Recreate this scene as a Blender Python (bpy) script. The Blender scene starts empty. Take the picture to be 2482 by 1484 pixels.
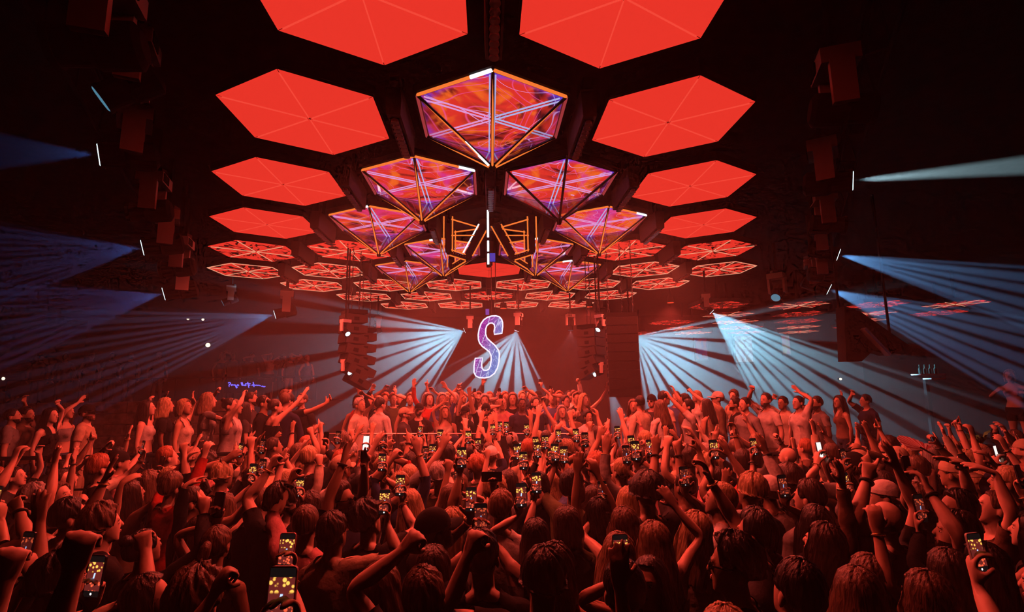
import bpy, math, random
import numpy as np
from mathutils import Vector, Matrix

# ------------------------------------------------------------------ camera, world, exposure
W, H = 2482, 1484
F_PX = 1258.9
PITCH, YAW, ROLL = .1542, .0501, .015
CAM_Z = 2.55
scene = bpy.context.scene
col = scene.collection
_cy, _sy, _c, _s = math.cos(YAW), math.sin(YAW), math.cos(PITCH), math.sin(PITCH)
FWD = Vector((_c*_sy, _c*_cy, _s))
_r0 = Vector((_cy, -_sy, 0)); _u0 = Vector((-_s*_sy, -_s*_cy, _c))
RIGHT = _r0*math.cos(ROLL) - _u0*math.sin(ROLL)
UP = _r0*math.sin(ROLL) + _u0*math.cos(ROLL)
CAM = Vector((0, 0, CAM_Z))
cam_data = bpy.data.cameras.new('camera')
cam_data.sensor_width = 36.0
cam_data.lens = 36.0*F_PX/W
cam_data.clip_start = .02; cam_data.clip_end = 200
cam = bpy.data.objects.new('camera', cam_data)
col.objects.link(cam)
cam.matrix_world = Matrix(((RIGHT.x, UP.x, -FWD.x, CAM.x), (RIGHT.y, UP.y, -FWD.y, CAM.y),
                           (RIGHT.z, UP.z, -FWD.z, CAM.z), (0, 0, 0, 1)))
scene.camera = cam

def ray(px, py):
    return FWD + RIGHT*((px-W/2)/F_PX) - UP*((py-H/2)/F_PX)
def at(px, py, d):
    "world point seen at a pixel, d metres in front of the camera plane"
    return CAM + ray(px, py)*d
def at_y(px, py, y):
    r = ray(px, py); return CAM + r*(y/r.y)
def pix(p):
    v = Vector(p)-CAM; d = v.dot(FWD)
    return W/2+F_PX*v.dot(RIGHT)/d, H/2-F_PX*v.dot(UP)/d, d

world = bpy.data.worlds.new('club_air'); scene.world = world
world.use_nodes = True
wn = world.node_tree
for n in list(wn.nodes): wn.nodes.remove(n)
wo = wn.nodes.new('ShaderNodeOutputWorld')
wb = wn.nodes.new('ShaderNodeBackground'); wb.inputs['Color'].default_value = (0, 0, 0, 1)
wn.links.new(wb.outputs[0], wo.inputs['Surface'])
HAZE = .0072
wv = wn.nodes.new('ShaderNodeVolumeScatter')
wv.inputs['Color'].default_value = (1, 1, 1, 1)
wv.inputs['Density'].default_value = HAZE
wv.inputs['Anisotropy'].default_value = .1
wn.links.new(wv.outputs[0], wo.inputs['Volume'])

vs = scene.view_settings
vs.view_transform = 'Standard'; vs.look = 'None'; vs.gamma = 1; vs.use_curve_mapping = False
vs.exposure = 0.0
cy = scene.cycles
cy.max_bounces = 2; cy.diffuse_bounces = 0; cy.glossy_bounces = 1; cy.transmission_bounces = 1
cy.transparent_max_bounces = 6; cy.volume_bounces = 0
cy.sample_clamp_indirect = 3.0; cy.sample_clamp_direct = 20.0
cy.caustics_reflective = False; cy.caustics_refractive = False
cy.use_denoising = True
cy.use_adaptive_sampling = True; cy.adaptive_threshold = .05; cy.adaptive_min_samples = 12
cy.use_light_tree = True

# ------------------------------------------------------------------ materials
MATS = {}
def nt(name):
    m = bpy.data.materials.new(name); m.use_nodes = True
    t = m.node_tree
    for n in list(t.nodes): t.nodes.remove(n)
    o = t.nodes.new('ShaderNodeOutputMaterial')
    return m, t, o
class G:
    "tiny node graph helper"
    def __init__(s, t): s.t = t
    def n(s, kind, **kw):
        x = s.t.nodes.new('ShaderNode'+kind)
        for k, v in kw.items(): setattr(x, k, v)
        return x
    def link(s, a, b): s.t.links.new(a, b)
    def m(s, op, a, b=None, c=None, clamp=False):
        x = s.t.nodes.new('ShaderNodeMath'); x.operation = op; x.use_clamp = clamp
        for i, v in enumerate((a, b, c)):
            if v is None: continue
            if isinstance(v, (int, float)): x.inputs[i].default_value = v
            else: s.link(v, x.inputs[i])
        return x.outputs[0]
    def sstep(s, v, lo, hi):
        x = s.t.nodes.new('ShaderNodeMapRange'); x.interpolation_type = 'SMOOTHSTEP'
        s.link(v, x.inputs['Value'])
        x.inputs['From Min'].default_value = lo; x.inputs['From Max'].default_value = hi
        return x.outputs[0]
    def mix(s, f, a, b):
        x = s.t.nodes.new('ShaderNodeMix'); x.data_type = 'RGBA'
        for sock, v in ((x.inputs[0], f), (x.inputs[6], a), (x.inputs[7], b)):
            if isinstance(v, (int, float)): sock.default_value = v
            elif isinstance(v, tuple): sock.default_value = (*v, 1)
            else: s.link(v, sock)
        return x.outputs[2]
    def noise(s, vec, scale, detail=2, dist=0., rough=.5):
        x = s.t.nodes.new('ShaderNodeTexNoise')
        if vec is not None: s.link(vec, x.inputs['Vector'])
        x.inputs['Scale'].default_value = scale; x.inputs['Detail'].default_value = detail
        x.inputs['Distortion'].default_value = dist; x.inputs['Roughness'].default_value = rough
        return x.outputs[0]
def matte(name, colr, rough=.6, spec=.3, metal=0., bump=0., bscale=30., vary=0., vscale=6.):
    if name in MATS: return MATS[name]
    m, t, o = nt(name); g = G(t)
    b = g.n('BsdfPrincipled')
    b.inputs['Roughness'].default_value = rough; b.inputs['Metallic'].default_value = metal
    b.inputs['Specular IOR Level'].default_value = spec
    tc = g.n('TexCoord')
    if vary:
        f = g.noise(tc.outputs['Object'], vscale, 3)
        g.link(g.mix(g.sstep(f, .3, .7), tuple(c*(1-vary) for c in colr), tuple(min(1, c*(1+vary)) for c in colr)), b.inputs['Base Color'])
    else:
        b.inputs['Base Color'].default_value = (*colr, 1)
    if bump:
        bm = g.n('Bump'); bm.inputs['Strength'].default_value = bump; bm.inputs['Distance'].default_value = .02
        g.link(g.noise(tc.outputs['Object'], bscale, 3), bm.inputs['Height'])
        g.link(bm.outputs[0], b.inputs['Normal'])
    g.link(b.outputs[0], o.inputs['Surface'])
    MATS[name] = m; return m
def glow(name, colr, strength=1., lamp=False):
    if name in MATS: return MATS[name]
    m, t, o = nt(name); g = G(t)
    e = g.n('Emission'); e.inputs['Color'].default_value = (*colr, 1); e.inputs['Strength'].default_value = strength
    g.link(e.outputs[0], o.inputs['Surface'])
    m.cycles.emission_sampling = 'FRONT' if lamp else 'NONE'   # only large lit faces are sampled as lamps
    MATS[name] = m; return m

RED = (.84, .036, .022)
black = matte('black_paint', (.010, .009, .010), .8, .08, bump=.1)
black_ceiling = matte('black_acoustic_ceiling', (.02, .014, .014), .9, .1, bump=.3, bscale=18, vary=.3)
black_wall = matte('black_wall_paint', (.016, .012, .013), .9, .1, bump=.3, bscale=12, vary=.4, vscale=2)
steel = matte('dark_steel', (.05, .045, .045), .4, .5, .7)
grey_plastic = matte('grey_fixture_plastic', (.85, .72, .68), .5, .3, bump=.05)
stone = matte('rough_stone', (.16, .11, .09), .9, .1, bump=.8, bscale=9, vary=.5, vscale=5)
rim_dim = glow('rim_tube_dim_red', (.42, .045, .05), .8)
orange_glow = glow('orange_tube_glow', (1.0, .21, .035), .95)
white_glow = glow('white_tube_glow', (.95, .95, 1.0), 1.6)
lens_glow = glow('cool_white_lens', (.62, .9, 1.0), 3.0)
lens_dim = glow('dim_blue_lens', (.12, .35, .5), .6)
red_lens = glow('red_lens', (1, .06, .02), 1.3)
pin_glow = glow('warm_pin_light', (1., .8, .55), 2.0)
spoke_glow = glow('spoke_blue_white', (.52, .55, 1.0), .95)
spoke_pink = glow('spoke_pink_white', (.95, .42, .9), .9)
seam_glow = glow('seam_pale_orange', (.92, .065, .04), 1.0)
edge_glow = glow('panel_edge_white', (1.0, .42, .25), .85)

def red_panel(name, holes, strength=1.0):
    "LED hexagon: plain red with darker streaks running outward from the centre"
    m, t, o = nt(name); g = G(t)
    e = g.n('Emission'); tc = g.n('TexCoord')
    if holes <= 0:
        e.inputs['Color'].default_value = (*RED, 1)
    else:
        sp = g.n('SeparateXYZ'); g.link(tc.outputs['Object'], sp.inputs[0])
        ang = g.m('ARCTAN2', sp.outputs[1], sp.outputs[0])
        r = g.m('SQRT', g.m('ADD', g.m('MULTIPLY', sp.outputs[0], sp.outputs[0]), g.m('MULTIPLY', sp.outputs[1], sp.outputs[1])))
        oi = g.n('ObjectInfo')
        cb = g.n('CombineXYZ')
        g.link(g.m('MULTIPLY', ang, 2.0), cb.inputs[0]); g.link(g.m('MULTIPLY', r, 2.6), cb.inputs[1])
        g.link(g.m('MULTIPLY', oi.outputs['Random'], 20.), cb.inputs[2])
        f = g.noise(cb.outputs[0], 1.6, 2, 1.2)
        lo = .36+.20*holes
        k = g.sstep(f, lo-.02, lo+.02)
        g.link(g.mix(k, (.035, .004, .003), RED), e.inputs['Color'])
    e.inputs['Strength'].default_value = strength
    m.cycles.emission_sampling = 'FRONT' if holes < .5 else 'NONE'
    g.link(e.outputs[0], o.inputs['Surface']); MATS[name] = m; return m
panel_plain = red_panel('red_led_plain', 0)
panel_some = red_panel('red_led_some_streaks', .35)
panel_more = red_panel('red_led_streaked', .6)
panel_thin = red_panel('red_led_thin_lines', 1.0)

def swirl_mat(name, seed):
    "LED hexagon showing red, orange and magenta swirls"
    m, t, o = nt(name); g = G(t)
    e = g.n('Emission'); tc = g.n('TexCoord'); oi = g.n('ObjectInfo')
    off = g.n('CombineXYZ'); g.link(g.m('MULTIPLY', oi.outputs['Random'], 40.), off.inputs[2])
    # kaleidoscope: every sixth of the hexagon mirrors the next
    s0 = g.n('SeparateXYZ'); g.link(tc.outputs['Object'], s0.inputs[0])
    rr = g.m('SQRT', g.m('ADD', g.m('MULTIPLY', s0.outputs[0], s0.outputs[0]), g.m('MULTIPLY', s0.outputs[1], s0.outputs[1])))
    an = g.m('PINGPONG', g.m('ADD', g.m('ARCTAN2', s0.outputs[1], s0.outputs[0]), math.pi/2+2*math.pi), math.pi/3)
    cb = g.n('CombineXYZ'); g.link(g.m('MULTIPLY', rr, g.m('COSINE', an)), cb.inputs[0]); g.link(g.m('MULTIPLY', rr, g.m('SINE', an)), cb.inputs[1])
    mixp = g.n('Mix', data_type='VECTOR'); mixp.inputs[0].default_value = .72
    g.link(tc.outputs['Object'], mixp.inputs[4]); g.link(cb.outputs[0], mixp.inputs[5])
    va = g.n('VectorMath', operation='ADD'); g.link(mixp.outputs[1], va.inputs[0]); g.link(off.outputs[0], va.inputs[1])
    p = va.outputs[0]
    base = g.noise(p, 1.5, 2, 1.6)
    base2 = g.noise(p, 2.2, 3, 1.4)
    c1 = g.mix(g.sstep(base, .36, .50), (.08, .006, .008), (.84, .04, .026))
    c2 = g.mix(g.sstep(base2, .52, .66), c1, (1.0, .15, .02))
    mg = g.sstep(g.noise(p, 1.0, 1, 2.0), .56, .68)
    c3 = g.mix(g.m('MULTIPLY', mg, .8), c2, (.78, .045, .36))
    v = g.noise(p, .75, 1, 2.4)
    tri = g.m('PINGPONG', g.m('MULTIPLY', v, 9.0), .5)
    line = g.sstep(tri, .42, .5)
    c4 = g.mix(g.m('MULTIPLY', line, .75), c3, (1.0, .10, .34))
    v2 = g.noise(p, .6, 1, 2.6)
    tri2 = g.m('PINGPONG', g.m('MULTIPLY', v2, 8.0), .5)
    line2 = g.sstep(tri2, .47, .5)
    c5 = g.mix(line2, c4, (.9, .45, 1.0))
    sp = g.n('SeparateXYZ'); g.link(tc.outputs['Object'], sp.inputs[0])
    r = g.m('SQRT', g.m('ADD', g.m('MULTIPLY', sp.outputs[0], sp.outputs[0]), g.m('MULTIPLY', sp.outputs[1], sp.outputs[1])))
    rim = g.sstep(r, .68, .85)
    c6 = g.mix(g.m('MULTIPLY', rim, g.sstep(base2, .4, .55)), c5, (.14, .05, .75))
    g.link(c6, e.inputs['Color']); e.inputs['Strength'].default_value = 1.0; m.cycles.emission_sampling = 'FRONT'
    g.link(e.outputs[0], o.inputs['Surface']); MATS[name] = m; return m
swirl = swirl_mat('led_swirl', 0)

def pane_mat():
    m, t, o = nt('dark_tinted_glass'); g = G(t)
    tr = g.n('BsdfTransparent'); tr.inputs['Color'].default_value = (.93, .9, .9, 1)
    gl = g.n('BsdfGlossy'); gl.inputs['Roughness'].default_value = .03; gl.inputs['Color'].default_value = (.9, .8, .85, 1)
    lw = g.n('LayerWeight'); lw.inputs['Blend'].default_value = .5
    k = g.m('ADD', .06, g.m('MULTIPLY', .75, g.m('POWER', lw.outputs['Facing'], 2.5)))
    mx = g.n('MixShader'); g.link(k, mx.inputs[0]); g.link(tr.outputs[0], mx.inputs[1]); g.link(gl.outputs[0], mx.inputs[2])
    g.link(mx.outputs[0], o.inputs['Surface']); MATS['dark_tinted_glass'] = m; return m
glass_pane = pane_mat()

# ------------------------------------------------------------------ mesh helpers
class MB:
    "collects shapes for ONE mesh object; a second number picks the material slot"
    def __init__(s): s.v = []; s.f = []; s.mi = []
    def add(s, v, f, mi=0):
        n = len(s.v); s.v.extend(tuple(p) for p in v)
        for q in f: s.f.append(tuple(i+n for i in q)); s.mi.append(mi)
        return s
    def box(s, c, d, mi=0, M=None):
        hx, hy, hz = d[0]/2, d[1]/2, d[2]/2
        v = [Vector((x, y, z)) for x in (-hx, hx) for y in (-hy, hy) for z in (-hz, hz)]
        if M is not None: v = [M @ p for p in v]
        v = [p+Vector(c) for p in v]
        return s.add(v, [(0, 1, 3, 2), (4, 6, 7, 5), (0, 4, 5, 1), (2, 3, 7, 6), (0, 2, 6, 4), (1, 5, 7, 3)], mi)
    def bar(s, a, b, w, h=None, mi=0, up=(0, 0, 1)):
        "rectangular bar from a to b"
        a, b = Vector(a), Vector(b); h = w if h is None else h
        z = (b-a).normalized(); u = Vector(up)
        if abs(z.dot(u)) > .98: u = Vector((0, 1, 0))
        x = z.cross(u).normalized(); y = x.cross(z)
        v = [p + x*sx*w/2 + y*sy*h/2 for p in (a, b) for sx, sy in ((-1, -1), (1, -1), (1, 1), (-1, 1))]
        return s.add(v, [(3, 2, 1, 0), (4, 5, 6, 7), (0, 1, 5, 4), (1, 2, 6, 5), (2, 3, 7, 6), (3, 0, 4, 7)], mi)
    def tube(s, pts, r, n=8, mi=0, closed=False, cap=True):
        pts = [Vector(p) for p in pts]; k = len(pts)
        rr = r if isinstance(r, (list, tuple)) else [r]*k
        v = []; f = []; prev = None
        for i, p in enumerate(pts):
            if closed: d = pts[(i+1) % k]-pts[i-1]
            else: d = pts[min(i+1, k-1)]-pts[max(i-1, 0)]
            d.normalize()
            if prev is None:
                u = Vector((0, 0, 1)) if abs(d.z) < .9 else Vector((0, 1, 0))
                x = d.cross(u).normalized()
            else:
                x = (prev - d*prev.dot(d)).normalized()
            prev = x; y = d.cross(x)
            for j in range(n):
                a = 2*math.pi*j/n
                v.append(p + (x*math.cos(a)+y*math.sin(a))*rr[i])
        for i in range(k if closed else k-1):
            i2 = (i+1) % k
            for j in range(n):
                j2 = (j+1) % n
                f.append((i*n+j, i*n+j2, i2*n+j2, i2*n+j))
        if cap and not closed:
            f.append(tuple(range(n-1, -1, -1))); f.append(tuple((k-1)*n+j for j in range(n)))
        return s.add(v, f, mi)
    def cone(s, a, b, ra, rb, n=16, mi=0): return s.tube([a, b], [ra, rb], n, mi)
    def ball(s, c, r, seg=12, rings=8, mi=0, M=None):
        r = (r, r, r) if isinstance(r, (int, float)) else r
        v = [Vector((0, 0, r[2]))]
        for i in range(1, rings):
            th = math.pi*i/rings
            for j in range(seg):
                a = 2*math.pi*j/seg
                v.append(Vector((r[0]*math.sin(th)*math.cos(a), r[1]*math.sin(th)*math.sin(a), r[2]*math.cos(th))))
        v.append(Vector((0, 0, -r[2])))
        f = [(0, 1+j, 1+(j+1) % seg) for j in range(seg)]
        for i in range(rings-2):
            for j in range(seg):
                a = 1+i*seg+j; b = 1+i*seg+(j+1) % seg
                f.append((a, a+seg, b+seg, b))
        L = len(v)-1; q = 1+(rings-2)*seg
        f += [(L, q+(j+1) % seg, q+j) for j in range(seg)]
        if M is not None: v = [M @ p for p in v]
        return s.add([p+Vector(c) for p in v], f, mi)
    def prism(s, poly, z0, z1, mi=0, flat=False):
        "polygon in xy extruded in z"
        n = len(poly)
        v = [(x, y, z0) for x, y in poly]+[(x, y, z1) for x, y in poly]
        f = [tuple(range(n-1, -1, -1)), tuple(range(n, 2*n))]+[(i, (i+1) % n, n+(i+1) % n, n+i) for i in range(n)]
        return s.add(v, f, mi)
    def mesh(s, name, mats, smooth=False):
        me = bpy.data.meshes.new(name); me.from_pydata(s.v, [], s.f)
        for m in (mats if isinstance(mats, (list, tuple)) else [mats]): me.materials.append(m)
        if any(s.mi): me.polygons.foreach_set('material_index', s.mi)
        if smooth: me.polygons.foreach_set('use_smooth', [True]*len(me.polygons))
        me.update(); return me
    def build(s, name, mats, parent=None, smooth=False):
        return link(name, s.mesh(name, mats, smooth), parent)
def link(name, me, parent=None, M=None):
    o = bpy.data.objects.new(name, me); col.objects.link(o)
    if parent is not None: o.parent = parent
    if M is not None: o.matrix_local = M
    return o
def tag(o, label, cat, group=None, kind=None):
    if label: o['label'] = label
    if cat: o['category'] = cat
    if group: o['group'] = group
    if kind: o['kind'] = kind
    return o
def thing(name, label, cat, loc=(0, 0, 0), rz=0., group=None):
    o = bpy.data.objects.new(name, None); col.objects.link(o)
    o.empty_display_size = .1
    o.location = loc; o.rotation_euler = (0, 0, rz)
    return tag(o, label, cat, group)
def structure(name, mb, mats):
    o = mb.build(name, mats); o['kind'] = 'structure'; return o
def copy_children(src, dst):
    for ch in src.children:
        c = ch.copy(); col.objects.link(c); c.parent = dst
        for g2 in ch.children:
            d = g2.copy(); col.objects.link(d); d.parent = c
R = math.radians
ORD = ['first', 'second', 'third', 'fourth', 'fifth', 'sixth', 'seventh', 'eighth', 'ninth', 'tenth']
# ------------------------------------------------------------------ light beams (moving heads), as real spot lamps in the haze
R = math.radians
def fan(name, src, d, a0, a1, power, colr, stripes=0, duty=.55, thick=7., tau=3., tilt=0., soft=.06):
    """spot at pixel src, d metres away, fanning between picture angles a0 and a1 (degrees, 0 = right, 90 = down).
    tilt turns the fan towards (+) or away from the viewer."""
    L = bpy.data.lights.new(name, 'SPOT'); o = bpy.data.objects.new(name, L); col.objects.link(o)
    p = at(src[0], src[1], d); o.location = p
    am = R((a0+a1)/2); half = abs(R(a1-a0))/2
    view = ray(*src).normalized()
    ex = (RIGHT - view*RIGHT.dot(view)).normalized(); ey = (-UP - view*(-UP).dot(view)).normalized()
    f = ex*math.cos(am)+ey*math.sin(am)
    f = (f*math.cos(R(tilt)) - view*math.sin(R(tilt))).normalized()
    y = (view - f*view.dot(f)).normalized()
    x = f.cross(y)           # in the plane of the fan
    z = -f; x = y.cross(z)
    o.matrix_world = Matrix(((x.x, y.x, z.x, p.x), (x.y, y.y, z.y, p.y), (x.z, y.z, z.z, p.z), (0, 0, 0, 1)))
    L.energy = power; L.color = colr; L.shadow_soft_size = .03
    L.spot_size = min(2*max(half*1.06, R(thick)*1.1), R(150)); L.spot_blend = .05
    L.use_nodes = True; t = L.node_tree
    for n in list(t.nodes): t.nodes.remove(n)
    g = G(t); out = g.n('OutputLight'); em = g.n('Emission'); g.link(em.outputs[0], out.inputs[0])
    tc = g.n('TexCoord'); sp = g.n('SeparateXYZ'); g.link(tc.outputs['Normal'], sp.inputs[0])
    u = g.m('ARCTANGENT', g.m('DIVIDE', sp.outputs[0], sp.outputs[2]))
    v = g.m('ABSOLUTE', g.m('ARCTANGENT', g.m('DIVIDE', sp.outputs[1], sp.outputs[2])))
    k = g.m('SUBTRACT', 1., g.sstep(v, R(thick)*.4, R(thick)))
    k = g.m('MULTIPLY', k, g.m('SUBTRACT', 1., g.sstep(g.m('ABSOLUTE', u), half*.94, half)))
    if stripes:
        ph = g.m('MULTIPLY', g.m('ADD', u, half), stripes/(2*half))
        wob = g.n('TexNoise'); wob.noise_dimensions = '1D'; g.link(ph, wob.inputs['W']); wob.inputs['Scale'].default_value = .8
        ph = g.m('ADD', ph, g.m('MULTIPLY', wob.outputs[0], .9))
        tri = g.m('MULTIPLY', g.m('PINGPONG', ph, .5), 2.)
        k = g.m('MULTIPLY', k, g.m('ADD', .04, g.m('MULTIPLY', .96, g.sstep(tri, 1-duty-soft, 1-duty+soft))))
    fo = g.n('LightFalloff'); fo.inputs['Strength'].default_value = 1.; fo.inputs['Smooth'].default_value = 0.
    k = g.m('MULTIPLY', k, g.m('POWER', 2.71828, g.m('MULTIPLY', fo.outputs['Linear'], -1./tau)))   # fade put into the lamp strength itself, imitating thicker smoke
    g.link(k, em.inputs['Strength'])
    return o
CYAN = (.30, .74, 1.0); BLUE = (.07, .26, 1.0); SKY = (.16, .46, 1.0)
KW = 3700.
BEAMS = [  # name, pixel, distance, fan angles, power, colour, stripes, duty, thickness, reach
 ('beam_a', (236, 375), 5.3, 170, 196, .45, BLUE, 0, .5, 8, 1.5),
 ('beam_b', (343, 601), 7.4, 152, 193, 2.6, BLUE, 12, .5, 5, 2.6),
 ('beam_c', (395, 713), 8.9, 148, 187, 3.4, BLUE, 12, .5, 5, 3.),
 ('beam_d', (665, 763), 13., 146, 184, 10., SKY, 12, .5, 5, 2.6),
 ('beam_e', (1125, 802), 15., 117, 194, 110., CYAN, 8, .66, 6, 1.7),
 ('beam_f', (1252, 803), 15., 62, 154, 100., CYAN, 7, .62, 6, 1.5),
 ('beam_g', (1540, 815), 14.5, -14, 84, 150., CYAN, 9, .68, 6, 1.8),
 ('beam_h', (1726, 757), 13.5, 18, 67, 105., CYAN, 9, .70, 6, 2.0),
 ('beam_i', (2070, 438), 6.1, -9.5, -2.5, 14., (.55, .88, 1.0), 0, .5, 4, 6.),
 ('beam_j', (2034, 618), 9.6, 4, 25, 17., SKY, 5, .66, 5, 3.4),
 ('beam_k', (2011, 702), 10.4, 9, 36, 17., SKY, 6, .66, 5, 3.6),
 ('beam_l', (2313, 541), 12., 118, 146, 1.2, (1, .1, .03), 3, .5, 4, 2.),
 ('beam_m', (922, 808), 16.5, 50, 76, 3., CYAN, 9, .5, 5, 2.),
 ('beam_n', (1383, 802), 16.5, 50, 130, 1., (1, .4, .45), 14, .5, 5, 2.5),
]
for b in BEAMS:
    fan(b[0], b[1], b[2], b[3], b[4], b[5]*KW, b[6], b[7], b[8], b[9], b[10])
fan('beam_o', (1478, 940), 12.5, 60, 88, 5*KW, CYAN, 0, .5, 6, 1.2)

# red wash spots added over the stage back to redden the haze
ADDED_WASH = [(-3.2, 17.6, 5.2), (.6, 18.0, 5.2), (3.6, 17.8, 5.2), (6.2, 17.0, 5.2)]
for wx, wy, wz in ADDED_WASH:
    L = bpy.data.lights.new('added_red_wash', 'SPOT'); o = bpy.data.objects.new('added_red_wash', L); col.objects.link(o)
    o.location = (wx, wy, wz); o.rotation_euler = (R(22), 0, 0)
    L.energy = 1000; L.color = (1, .06, .04); L.spot_size = R(150); L.spot_blend = .9; L.shadow_soft_size = .12

# red fill spots added under some light bars to brighten the crowd
CROWD_FILL = [(0, -1), (-.5, 0), (.5, 0), (-1, 1), (1, 1), (-1.5, 2), (1.5, 2), (-2, 3), (2, 3), (0, 3), (-.5, 4), (.5, 4), (-1, 5), (1, 5)]
for c, r in CROWD_FILL:
    L = bpy.data.lights.new('crowd_fill_light', 'SPOT'); o = bpy.data.objects.new('crowd_fill_light', L); col.objects.link(o)
    o.location = (.0784+c*2.0, 5.4179+r*1.8861, CAM_Z+2.9734-.32)
    L.energy = {-1: 150, 0: 330, 1: 800, 2: 650, 3: 700, 4: 800, 5: 650}[r]*(1. if abs(c) <= 1 else .7); L.color = (1, .085, .05); L.spot_size = R(160); L.spot_blend = .8; L.shadow_soft_size = .10
# ------------------------------------------------------------------ room shell
CEIL_Z = CAM_Z + 3.42
PANEL_Z = CAM_Z + 2.9734
structure('floor', MB().box((0, 9, -.05), (44, 40, .1)), matte('dark_floor', (.03, .022, .02), .5, .3, bump=.1, vary=.4, vscale=3))
structure('ceiling', MB().box((0, 9, CEIL_Z+.1), (44, 40, .2)), black_ceiling)
structure('wall_back', MB().box((0, 25.5, 3), (44, .3, 6.4)), matte('back_wall_paint', (.03, .02, .02), .95, .05, bump=.2, vary=.3, vscale=1.5))
structure('wall_left', MB().box((-19, 9, 3), (.3, 40, 6.4)), black_wall)
structure('wall_right', MB().box((19, 9, 3), (.3, 40, 6.4)), black_wall)
structure('wall_front', MB().box((0, -10.8, 3), (44, .3, 6.4)), black_wall)

# ------------------------------------------------------------------ honeycomb ceiling
X0, Y0, SX, SY, HR = .0784, 5.4179, 2.0, 1.8861, .9067
def hexpts(r, n=6): return [(r*math.cos(R(-90+60*k)), r*math.sin(R(-90+60*k))) for k in range(n)]
def cell(c, r): return X0+c*SX, Y0+r*SY
ROWS = {-1: 'nearest', 0: 'second', 1: 'third', 2: 'fourth', 3: 'fifth', 4: 'sixth', 5: 'seventh', 6: 'eighth', 7: 'farthest'}
REDS = {-1: [.5], 0: [1], 1: [1.5], 2: [2], 3: [1.5, 2.5], 4: [0, 2, 3], 5: [.5, 1.5, 2.5], 6: [0, 1, 2], 7: [.5, 1.5]}
PYR = {0: [0], 1: [.5], 2: [1], 3: [.5], 4: [1]}
def both(cs): return [c for c in sorted({s*k for k in cs for s in (-1, 1)})]

def tri_panel(k):
    p = hexpts(HR); a, b = p[k], p[(k+1) % 6]
    m = Vector(((a[0]+b[0])/3, (a[1]+b[1])/3))
    q = [Vector((0, 0)), Vector(a), Vector(b)]
    q = [v + (m-v).normalized()*.006 for v in q]
    mb = MB().prism([tuple(v) for v in q], -.03, .0)
    mb.mi = [0]+[1]*(len(mb.f)-1)      # only the face that looks down is lit
    return mb
def hex_ring(r0, r1, z0, z1, mi=0, mb=None):
    mb = mb or MB(); a, b = hexpts(r0), hexpts(r1); n = 6
    v = [(x, y, z) for z in (z0, z1) for p in (a, b) for x, y in p]
    f = []
    for i in range(n):
        j = (i+1) % n
        f += [(i, j, 6+j, 6+i), (12+i, 18+i, 18+j, 12+j), (i, 12+i, 12+j, j), (6+i, 6+j, 18+j, 18+i)]
    return mb.add(v, f, mi)
PANEL_MESH = {}
def panel_meshes(mat):
    if mat.name not in PANEL_MESH:
        PANEL_MESH[mat.name] = [tri_panel(k).mesh('screen_panel', [mat, black]) for k in range(6)]
    return PANEL_MESH[mat.name]
FRAME_ME = hex_ring(HR+.012, HR-.05, .0, .09).mesh('back_frame', black)
HANG_ME = MB().bar((0, 0, .0), (0, 0, CEIL_Z-PANEL_Z), .06, .06).mesh('hanger', black)
OUT_ME = hex_ring(HR-.012, HR-.032, -.045, -.032).mesh('edge_strip', edge_glow)
def spoke_mesh(name, r, w, mat, z):
    mb = MB(); 
    mb.bar((.03, 0, z), (r, 0, z), w, .012)
    return mb.mesh(name, mat)
SEAM_ME = spoke_mesh('seam_line', HR-.06, .009, seam_glow, -.036)
LINE_ME = spoke_mesh('spoke_line', HR-.06, .013, edge_glow, -.036)

def red_hex(c, r, z, look, label, group, lines=None, outline=False, loc=None, scale=1.):
    x, y = cell(c, r) if loc is None else loc[:2]
    t = thing('hexagon_light_panel', label, 'ceiling light', (x, y, z), 0, group)
    t.scale = (scale, scale, 1)
    for me in panel_meshes(look): link('screen_panel', me, t)
    link('back_frame', FRAME_ME, t)
    link('hanger', HANG_ME, t)
    if lines:
        for k in (0, 1, 2, 3, 4, 5):
            o = link('spoke_line' if lines is LINE_ME else 'seam_line', lines, t); o.rotation_euler = (0, 0, R(-90+60*k))
    if outline: link('edge_strip', OUT_ME, t)
    return t
for r, cs in REDS.items():
    for c in both(cs):
        side = 'on the centre line' if c == 0 else ('left' if c < 0 else 'right')
        order = sorted(cs); nth = order.index(abs(c))
        pos = side
        if c != 0:
            same = [k for k in order if k > 0]
            i = same.index(abs(c))
            pos = ('%s of centre' % side) if len(same) == 1 else ('%s, %s from centre' % (side, ['nearest', 'second', 'third'][i]))
        look, word = (panel_plain, 'plain red') if (r <= 2 or (r == 4 and c == 0)) else \
            ((panel_some, 'streaked red') if r == 3 else (panel_more, 'dark-streaked red'))
        red_hex(c, r, PANEL_Z, look, '%s glowing hexagon ceiling panel, %s row, %s' % (word, ROWS[r], pos),
                'red hexagon panels of the main ceiling', (SEAM_ME if r < 3 else LINE_ME) if r != 4 or c != 0 else None, r >= 4 and c != 0)

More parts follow.
